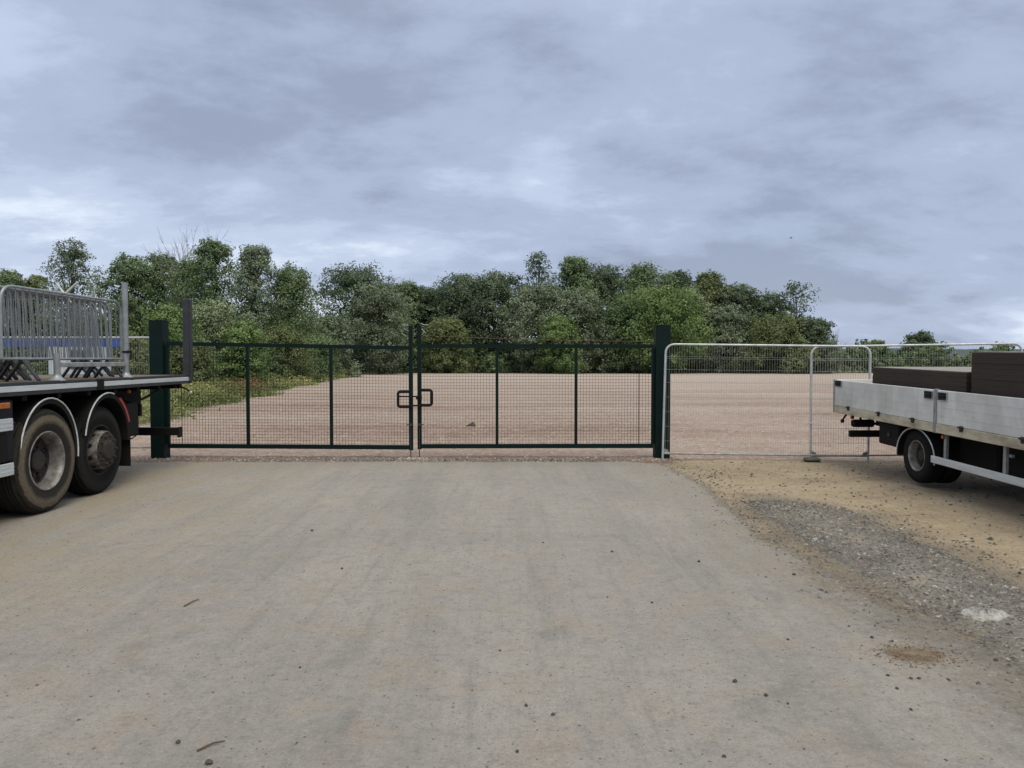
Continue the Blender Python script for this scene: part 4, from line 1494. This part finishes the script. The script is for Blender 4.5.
def limbs(mb, rs, H, base, LC, r0, lean=0.):
    top = H * .82
    tr = [(0, 0, -.15)]
    k = 6
    for i in range(1, k + 1):
        tr.append((rs.normal(0, .02) * H * .4 * i / k + lean * i / k, rs.normal(0, .02) * H * .3, top * i / k))
    rr = [r0 * (1.25 if i == 0 else 1 - .85 * i / k) for i in range(k + 1)]
    mb.tube(tr, rr, 7)
    for c in LC:
        z0 = max(base * .6, min(c[2] * .62, top * .9))
        q = z0 / top * k
        i = min(int(q), k - 1)
        p0 = Vector(tr[i]).lerp(Vector(tr[i + 1]), q - i)
        p1 = Vector(c)
        m_ = p0.lerp(p1, .5) + Vector((0, 0, -.03 * H * .3))
        mb.tube([p0, m_, p1], [r0 * .38, r0 * .24, r0 * .08], 5)


def tree(px, ytop, wpx, d, label, leaf='green', prof='round', name='tree', base_k=.22, lobes=24, tufts=28, leaves=31, group='trees of the wood behind the lot', seed=None, leaf_s=None, lobe_k=1., cat='tree', z0=-.09):
    rs = np.random.RandomState(seed if seed is not None else int(px * 7 + d))
    x = (px - 512) / F * d
    top = at_y(px, ytop, d).z
    W = wpx / F * d * (1.1 if px > 780 else 1.38 if 320 < px < 830 else 1.3 if 105 < px < 320 else 1.15)
    H = top - z0
    t_ = thing(name, label, cat, (x, d, z0), group=group)
    ls = leaf_s or max(.09, d * .0030)
    Q, T, LC, lr = crown(rs, H, W, H * base_k, prof, lobes, tufts, leaves, ls, lobe_k=lobe_k * 1.1)
    mb = MB()
    limbs(mb, rs, H, H * base_k, LC, max(.05, H * .018))
    mb.build('trunk', BARK, t_)
    np_mesh('crown', Q, 4, LEAF[leaf], t_, T)
    return t_


def shrub(px, ytop, wpx, d, label, leaf='pale', lobes=20, tufts=26, leaves=30, leaf_s=.15, group='bushes on the rough ground', seed=None, prof='dome', name='bush'):
    rs = np.random.RandomState(seed if seed is not None else int(px * 11 + d))
    z0 = -.09
    x = (px - 512) / F * d
    H = at_y(px, ytop, d).z - z0
    W = wpx / F * d
    t_ = thing(name, label, 'bush', (x, d, z0), group=group)
    Q, T, LC, lr = crown(rs, H, W, H * .08, prof, lobes, tufts, leaves, leaf_s, lobe_k=1.15)
    mb = MB()
    for c in LC:
        a_ = Vector((c[0] * .15, c[1] * .15, -.05))
        mb.tube([a_, a_.lerp(Vector(c), .5) + Vector((0, 0, .05)), Vector(c)], [.03, .022, .008], 5)
    mb.build('stem', BARK, t_)
    np_mesh('crown', Q, 4, LEAF[leaf], t_, T)
    return t_


def bare_tree(px, ytop, wpx, d, label, seed, stems=4, z0=-.09, r0=.09, depth=4):
    rs = random.Random(seed)
    x = (px - 512) / F * d
    H = at_y(px, ytop, d).z - z0
    W = wpx / F * d
    t_ = thing('bare_tree', label, 'tree', (x, d, z0), group='leafless trees')
    mb, tw = MB(), MB()

    def grow(p, dr, ln, r, lev, b):
        q = p + dr * ln
        m_ = p.lerp(q, .5) + Vector((rs.uniform(-1, 1), rs.uniform(-1, 1), 0)) * ln * .05
        b.tube([p, m_, q], [r, r * .8, r * .55], 5 if lev < 2 else 4)
        if lev >= depth:
            return
        for _ in range(rs.choice((2, 3, 3))):
            nd = (dr + Vector((rs.uniform(-1, 1), rs.uniform(-1, 1), rs.uniform(-.1, .6))) * .42).normalized()
            grow(p.lerp(q, rs.uniform(.45, 1.)), nd, ln * rs.uniform(.45, .72), r * .55, lev + 1, tw)

    for i in range(stems):
        bx = (i / (stems - 1) - .5 if stems > 1 else 0) * W * .5
        dr = Vector((bx / H * .8 + rs.uniform(-.04, .04), rs.uniform(-.05, .05), 1)).normalized()
        grow(Vector((bx * .6, rs.uniform(-.4, .4), -.1)), dr, H * rs.uniform(.5, .58), r0 * rs.uniform(.8, 1.1), 0, mb)
    mb.build('trunk', DEADWOOD, t_)
    tw.build('branches', DEADWOOD, t_)
    return t_


LG = 'trees behind the barriers and bushes'
# beyond the barriers (left of the picture), front to back
tree(10, 271, 44, 95, 'dull round-topped tree partly cut off behind the barrier stack', 'green', 'round', seed=1, group=LG)
tree(39, 275, 30, 95, 'small tree between a cut off one and the tall airy one', 'olive', 'round', seed=2, lobes=12, group=LG)
tree(73, 240, 56, 72, 'tall airy grey-green tree rising above the barriers on the lorry', 'willow', 'ovoid', base_k=.2, lobes=24, tufts=20, leaves=22, seed=3, lobe_k=1.0, group=LG)
tree(101, 268, 38, 80, 'thin see-through tree beside the tall airy one', 'willow', 'ovoid', base_k=.2, lobes=14, tufts=7, leaves=8, seed=4, lobe_k=.9, group=LG)
tree(133, 256, 50, 62, 'broad leafy tree with a flattish top above the tall grey stanchion', 'green', 'round', seed=5, lobes=20, group=LG, base_k=.3)
tree(164, 254, 42, 64, 'leafy tree between the flattish-topped one and the dead stems', 'green', 'round', seed=55, lobes=18, group=LG, base_k=.3)
bare_tree(188, 236, 46, 60, 'bare grey dead stems standing out above the leafy trees', 6, 4)
tree(214, 240, 54, 58, 'tall dense tree with a pointed top beside the dead stems', 'green', 'ovoid', base_k=.16, seed=7, lobes=24, group=LG)
tree(190, 262, 44, 60, 'lower tree growing at the foot of the dead stems', 'green', 'round', seed=8, lobes=16, group=LG)
tree(255, 246, 54, 58, 'tall narrow spire-shaped tree next to the pointed dense one', 'willow', 'ovoid', base_k=.14, seed=9, lobes=24, group=LG)
tree(292, 266, 72, 60, 'shorter conical tree at the end of the tall row', 'green', 'cone', base_k=.1, seed=10, lobes=22, group=LG)
tree(312, 286, 28, 70, 'thin pale sapling in the dip of the skyline', 'willow', 'ovoid', base_k=.15, seed=11, lobes=12, tufts=10, leaves=9, group=LG)

# centre of the wood
WG = 'trees of the wood behind the lot'
tree(358, 265, 76, 92, 'big round-headed dark tree standing alone in front of the dip', 'dark', 'round', base_k=.14, seed=20, lobes=30)
tree(380, 284, 56, 88, 'shoulder tree leaning against the big round-headed one', 'willow', 'round', base_k=.12, seed=21, lobes=22)
tree(330, 316, 44, 74, 'low silvery willow in front of the big round-headed tree', 'willow', 'dome', base_k=.1, seed=22, lobes=18)
tree(407, 282, 44, 104, 'middle-height tree with a small pointed crest above the gate latch', 'green', 'cone', base_k=.2, seed=23)
tree(430, 288, 40, 106, 'low tree filling the saddle above the meeting gate stiles', 'dark', 'round', seed=24)
tree(461, 274, 60, 104, 'dome-shaped dark tree over the first span of the gate leaf', 'dark', 'round', base_k=.15, seed=25, lobes=26)
tree(494, 273, 60, 104, 'dark broad tree joined to the dome-shaped one', 'dark', 'round', base_k=.15, seed=26, lobes=26)
tree(447, 318, 46, 97, 'low olive tree at the foot of the dome-shaped tree', 'olive', 'dome', base_k=.1, seed=27)
tree(539, 252, 30, 112, 'dark poplar top sticking up highest out of the wood', 'dark', 'ovoid', base_k=.4, seed=28, lobes=22, tufts=12, leaves=12)
tree(541, 284, 58, 96, 'pale green willow sweeping down in the middle of the wood', 'willow', 'round', base_k=.08, seed=29, lobes=28)
tree(574, 257, 46, 104, 'tall tree with a bumpy crest right of the poplar top', 'green', 'ovoid', base_k=.2, seed=30, lobes=26)
tree(601, 266, 50, 106, 'dark tree between the bumpy crest and the square-headed one', 'dark', 'round', base_k=.2, seed=31, lobes=22)
tree(578, 290, 56, 95, 'light olive tree low in the middle of the wood', 'willow', 'dome', base_k=.08, seed=32, lobes=24)
tree(560, 316, 44, 92, 'bright leafy low tree above the mid stile of the gate', 'fresh', 'dome', base_k=.06, seed=33, lobes=18)
tree(641, 264, 52, 104, 'square-headed dense green tree above the green post', 'green', 'round', base_k=.2, seed=34, lobes=24)
tree(676, 271, 42, 106, 'dark twin-topped tree behind the lighter rounded one', 'dark', 'round', base_k=.2, seed=35, lobes=20)
tree(660, 286, 76, 94, 'lighter fresh green rounded tree spreading behind the green post', 'fresh', 'round', base_k=.08, seed=36, lobes=30)
tree(622, 300, 48, 96, 'mid-green tree beside the lighter rounded one', 'green', 'dome', base_k=.08, seed=37, lobes=20)
tree(690, 290, 36, 98, 'silvery leaved tree with bright edges next to the fresh green one', 'pale', 'ovoid', base_k=.1, seed=38, lobes=18)
tree(708, 273, 40, 103, 'olive tree with a narrow raised tip on the falling skyline', 'olive', 'ovoid', base_k=.15, seed=39, lobes=22)
tree(738, 285, 50, 102, 'dark green tree halfway down the falling skyline', 'dark', 'round', base_k=.15, seed=40, lobes=22)
tree(725, 306, 46, 96, 'grey-green tree under the olive narrow-tipped one', 'willow', 'dome', base_k=.08, seed=41, lobes=18)
tree(766, 294, 40, 101, 'rounded dark tree before the gap-toothed last tall one', 'dark', 'round', base_k=.15, seed=42, lobes=18)
tree(795, 282, 48, 98, 'last tall tree with open dark clusters at the end of the wood', 'dark', 'ovoid', base_k=.2, seed=43, lobes=18, tufts=12, leaves=14, lobe_k=.95)
tree(776, 316, 70, 94, 'low wide olive tree beneath the last tall one', 'olive', 'dome', base_k=.05, seed=44, lobes=24)
tree(812, 318, 50, 93, 'low dark rounded tree closing the end of the wood', 'dark', 'dome', base_k=.05, seed=45, lobes=22)
bare_tree(838, 334, 20, 96, 'small bare grey tree just past the end of the wood', 46, 3, r0=.05, depth=3)
tree(873, 341, 36, 104, 'small flat-topped tree above the silver fence rail', 'fresh', 'dome', base_k=.1, seed=47, lobes=14, group='trees along the far hedge')
tree(920, 333, 42, 106, 'domed dark tree standing up from the far hedge', 'dark', 'dome', base_k=.1, seed=48, lobes=18, group='trees along the far hedge')

# rough ground: bushes and weeds to the left of the lot
shrub(170, 306, 74, 46, 'pale green bush behind the green gate post and stanchion', 'fresh', seed=60)
shrub(214, 300, 76, 50, 'tall silvery bush behind the lorry corner stanchion', 'pale', seed=61, lobes=24)
shrub(245, 322, 60, 45, 'yellowish green bush in front of the silvery one', 'fresh', seed=62, lobes=20)
shrub(281, 328, 66, 54, 'straw-tinted green bush above the gate top rail', 'olive', seed=63, lobes=20)
shrub(318, 334, 56, 68, 'low green bush at the end of the bush row', 'green', seed=64)
shrub(190, 345, 60, 42, 'low olive bush just beyond the lorry tail', 'olive', seed=65)
shrub(225, 352, 56, 46, 'low dense bush below the yellowish one', 'green', seed=66)
shrub(268, 352, 60, 53, 'low dark bush behind the first mid stile of the gate', 'green', seed=67)
shrub(128, 335, 60, 40, 'olive bush behind the silver fence beside the lorry', 'olive', seed=68)
shrub(90, 345, 70, 44, 'green bush beyond the pale cabin', 'green', seed=69)
shrub(30, 340, 80, 46, 'wide bush at the far left behind the barriers', 'green', seed=70)
for i, (px, yt, w, d, lf, lab) in enumerate((
        (334, 352, 40, 90, 'pale', 'grey-leaved low bush left of the latch at the lot edge'),
        (392, 350, 40, 92, 'green', 'low green bush at the lot edge behind the meeting stiles'),
        (440, 356, 34, 97, 'fresh', 'small bright bush at the far lot edge just past the latch'),
        (492, 352, 50, 97, 'green', 'low green bush at the far lot edge behind a mid stile'),
        (540, 356, 40, 97, 'dark', 'small dark bush at the far lot edge between two stiles'),
        (600, 354, 46, 97, 'fresh', 'light green bush at the far lot edge left of the post'),
        (725, 356, 60, 97, 'green', 'low wide bush at the far lot edge seen through the silver mesh'),
        (785, 352, 60, 97, 'fresh', 'mid green bush at the far lot edge under the end of the wood'),
        (830, 346, 40, 97, 'green', 'bush at the far lot edge beside the bare grey tree'))):
    shrub(px, yt, w, d, lab, lf, lobes=10, tufts=12, leaves=14, leaf_s=.32, seed=80 + i, group='bushes along the far edge of the lot')

# far hedge to the right
rs = np.random.RandomState(90)
t_ = thing('hedge', 'long green hedge along the far edge of the lot behind the dropside lorry', 'hedge', (42, 98, -.09))
Q, T = [], []
for i in range(34):
    x = i * 1.35
    h_ = 2.9 + .9 * math.sin(i * .9) + rs.uniform(-.4, .7)
    q_, tt_, LC, lr = crown(rs, h_, 3.2, .3, 'dome', 7, 10, 12, .34, lobe_k=1.1)
    Q.append(q_ + np.array([x, rs.uniform(-1, 1), 0]))
    T.append(tt_)
np_mesh('hedge_leaves', np.concatenate(Q), 4, LEAF['green'], t_, np.concatenate(T))
mb = MB()
for i in range(34):
    mb.tube([(i * 1.35, 0, -.1), (i * 1.35 + rs.uniform(-.3, .3), 0, 2.)], [.08, .03], 5)
mb.build('hedge_stems', BARK, t_)

# dense understorey closing the wood behind the trees
rs = np.random.RandomState(91)
nc = 3000
cx = rs.uniform(-80, 42, nc)
cy = np.where(np.arange(nc) < 1700, rs.uniform(105, 120, nc), rs.uniform(99, 106, nc))
hmax = 9.0 + 1.2 * np.sin(cx * .31) + .9 * np.sin(cx * .77 + 1)
hmax = np.where(np.arange(nc) < 1700, hmax, 3.2)
lw = np.arange(nc) >= 2500
cx = np.where(lw, rs.uniform(-44, -21, nc), cx)
cy = np.where(lw, rs.uniform(70, 82, nc), cy)
hmax = np.where(lw, 5.5, hmax)
hmax *= np.clip((42 - cx) / 16, .25, 1) * np.clip((cx + 95) / 55, .5, 1)
cz = rs.uniform(.05, 1, nc) * hmax
n = 95000
pick = rs.randint(0, nc, n)
dd = sph(rs, n) * (rs.uniform(0, 1, n) ** .4)[:, None] * 1.7
ctr = np.c_[cx, cy, cz][pick] + dd
ctr[:, 2] = np.abs(ctr[:, 2])
Q = leaf_quads(rs, ctr, .58, dd * .4 + np.array([0, 0, .4]))
props(np_mesh('woodland_undergrowth', Q, 4, LEAF['green'], None, np.clip(rs.uniform(.0, .6, nc)[pick] + rs.normal(0, .12, n), 0, 1)), kind='stuff')

# weeds and grass on the rough ground
rs = np.random.RandomState(92)
LL = np.array(LOT_LEFT)


def weed_bed(name, n_cl, leaves, dmin, dmax, spread, hlo, hhi, size, mat, seed, off=0.):
    rs = np.random.RandomState(seed)
    y_ = dmin + (dmax - dmin) * rs.uniform(0, 1, n_cl) ** 1.05
    xe = np.interp(y_, LL[:, 1], LL[:, 0]) + .45 * np.sin(y_ * .9) + .35 * np.sin(y_ * .37 + 1) + rs.normal(0, .18, n_cl)
    x_ = xe - off - rs.uniform(0, 1, n_cl) ** 1.2 * spread
    h_ = rs.uniform(hlo, hhi, n_cl) * np.clip((xe - x_) / 1.2 + .35, .35, 1)
    tint_ = np.clip(.5 + .35 * np.sin(x_ * 1.1 + 2 * np.sin(y_ * .35)) + rs.normal(0, .15, n_cl), 0, 1)
    k = np.repeat(np.arange(n_cl), leaves)
    m_ = len(k)
    q = rs.uniform(0, 1, m_)
    r_ = rs.normal(0, .22, (m_, 2)) * (.5 + q)[:, None]
    ctr_ = np.c_[x_[k] + r_[:, 0], y_[k] + r_[:, 1], -.08 + h_[k] * q]
    Q_ = leaf_quads(rs, ctr_, size * (.7 + y_[k] / 90), np.array([0, 0, .5]) + 0 * ctr_, .4)
    return props(np_mesh(name, Q_, 4, mat, None, np.clip(tint_[k] + rs.normal(0, .12, m_), 0, 1)), kind='stuff')


weed_bed('weeds', 7500, 14, 19, 96, 9, .15, .8, .15, LEAF['weeds'], 93)
weed_bed('grass', 4200, 12, 24, 96, 2.2, .10, .35, .12, LEAF['fresh'], 94)
weed_bed('dry_weeds', 1100, 12, 15, 40, 6, .15, .8, .10, LEAF['yellow'], 95)
weed_bed('pale_flowering_weeds', 1000, 10, 17, 60, 4.5, .2, .6, .10, LEAF['pale'], 98)
rs = np.random.RandomState(96)
n = 420
c_ = at_z(238, 398)
ctr = np.c_[rs.normal(c_.x - .3, .5, n), rs.normal(c_.y + 2.5, .9, n), rs.uniform(.1, .85, n)]
props(np_mesh('red_dock_weeds', leaf_quads(rs, ctr, .11, np.array([0, 0, .3]) + 0 * ctr, .4), 4, LEAF['dock'], None, rs.uniform(0, 1, n)), kind='stuff')

# distant hills, air haze mixed into their blue-green colour
HILL = M('hazy_hill_woods', (.055, .078, .075), .9, 0, (.042, .06, .06), .02, bump=.0)
hx = np.linspace(-1400, 1800, 130)
vs, fs = [], []
for x in hx:
    z = 13 + 4.5 * math.sin(x * .006 + 1.2) + 2.5 * math.sin(x * .019) + 1.0 * math.sin(x * .07) + .8 * math.sin(x * .19)
    if x > 480:
        z += 3.2
    vs += [(x, 640, -.2), (x, 720, z * .9), (x, 800, z), (x, 1200, z * .4)]
for i in range(len(hx) - 1):
    for j in range(3):
        fs.append((i * 4 + j, i * 4 + 4 + j, i * 4 + 5 + j, i * 4 + 1 + j))
props(MB().add(vs, fs).build('hills', HILL), kind='structure')

# bird in the sky
p = at_y(791, 238, 120)
t_ = thing('bird', 'tiny dark bird flying in the cloudy sky over the end of the wood', 'bird', p)
mb = MB()
for sx in (-1, 1):
    mb.add([(0, -.07, 0), (0, .09, 0), (sx * .22, .04, .10), (sx * .42, -.03, .05), (sx * .20, -.08, .09), (0, .01, .025)],
           [(0, 5, 4), (5, 1, 2), (5, 2, 4), (4, 2, 3)])
mb.tube([(0, -.22, 0), (0, -.1, .01), (0, .02, 0), (0, .14, 0), (0, .20, .01), (0, .25, .005)], [.012, .04, .055, .045, .035, .006], 8)
mb.add([(0, -.20, .0), (-.06, -.36, 0), (.06, -.36, 0), (0, -.2, .012)], [(0, 1, 2), (3, 2, 1), (0, 3, 1), (0, 2, 3)])
mb.build('body', BIRD, t_, True)
t_.rotation_euler = (0, R(12), R(70))
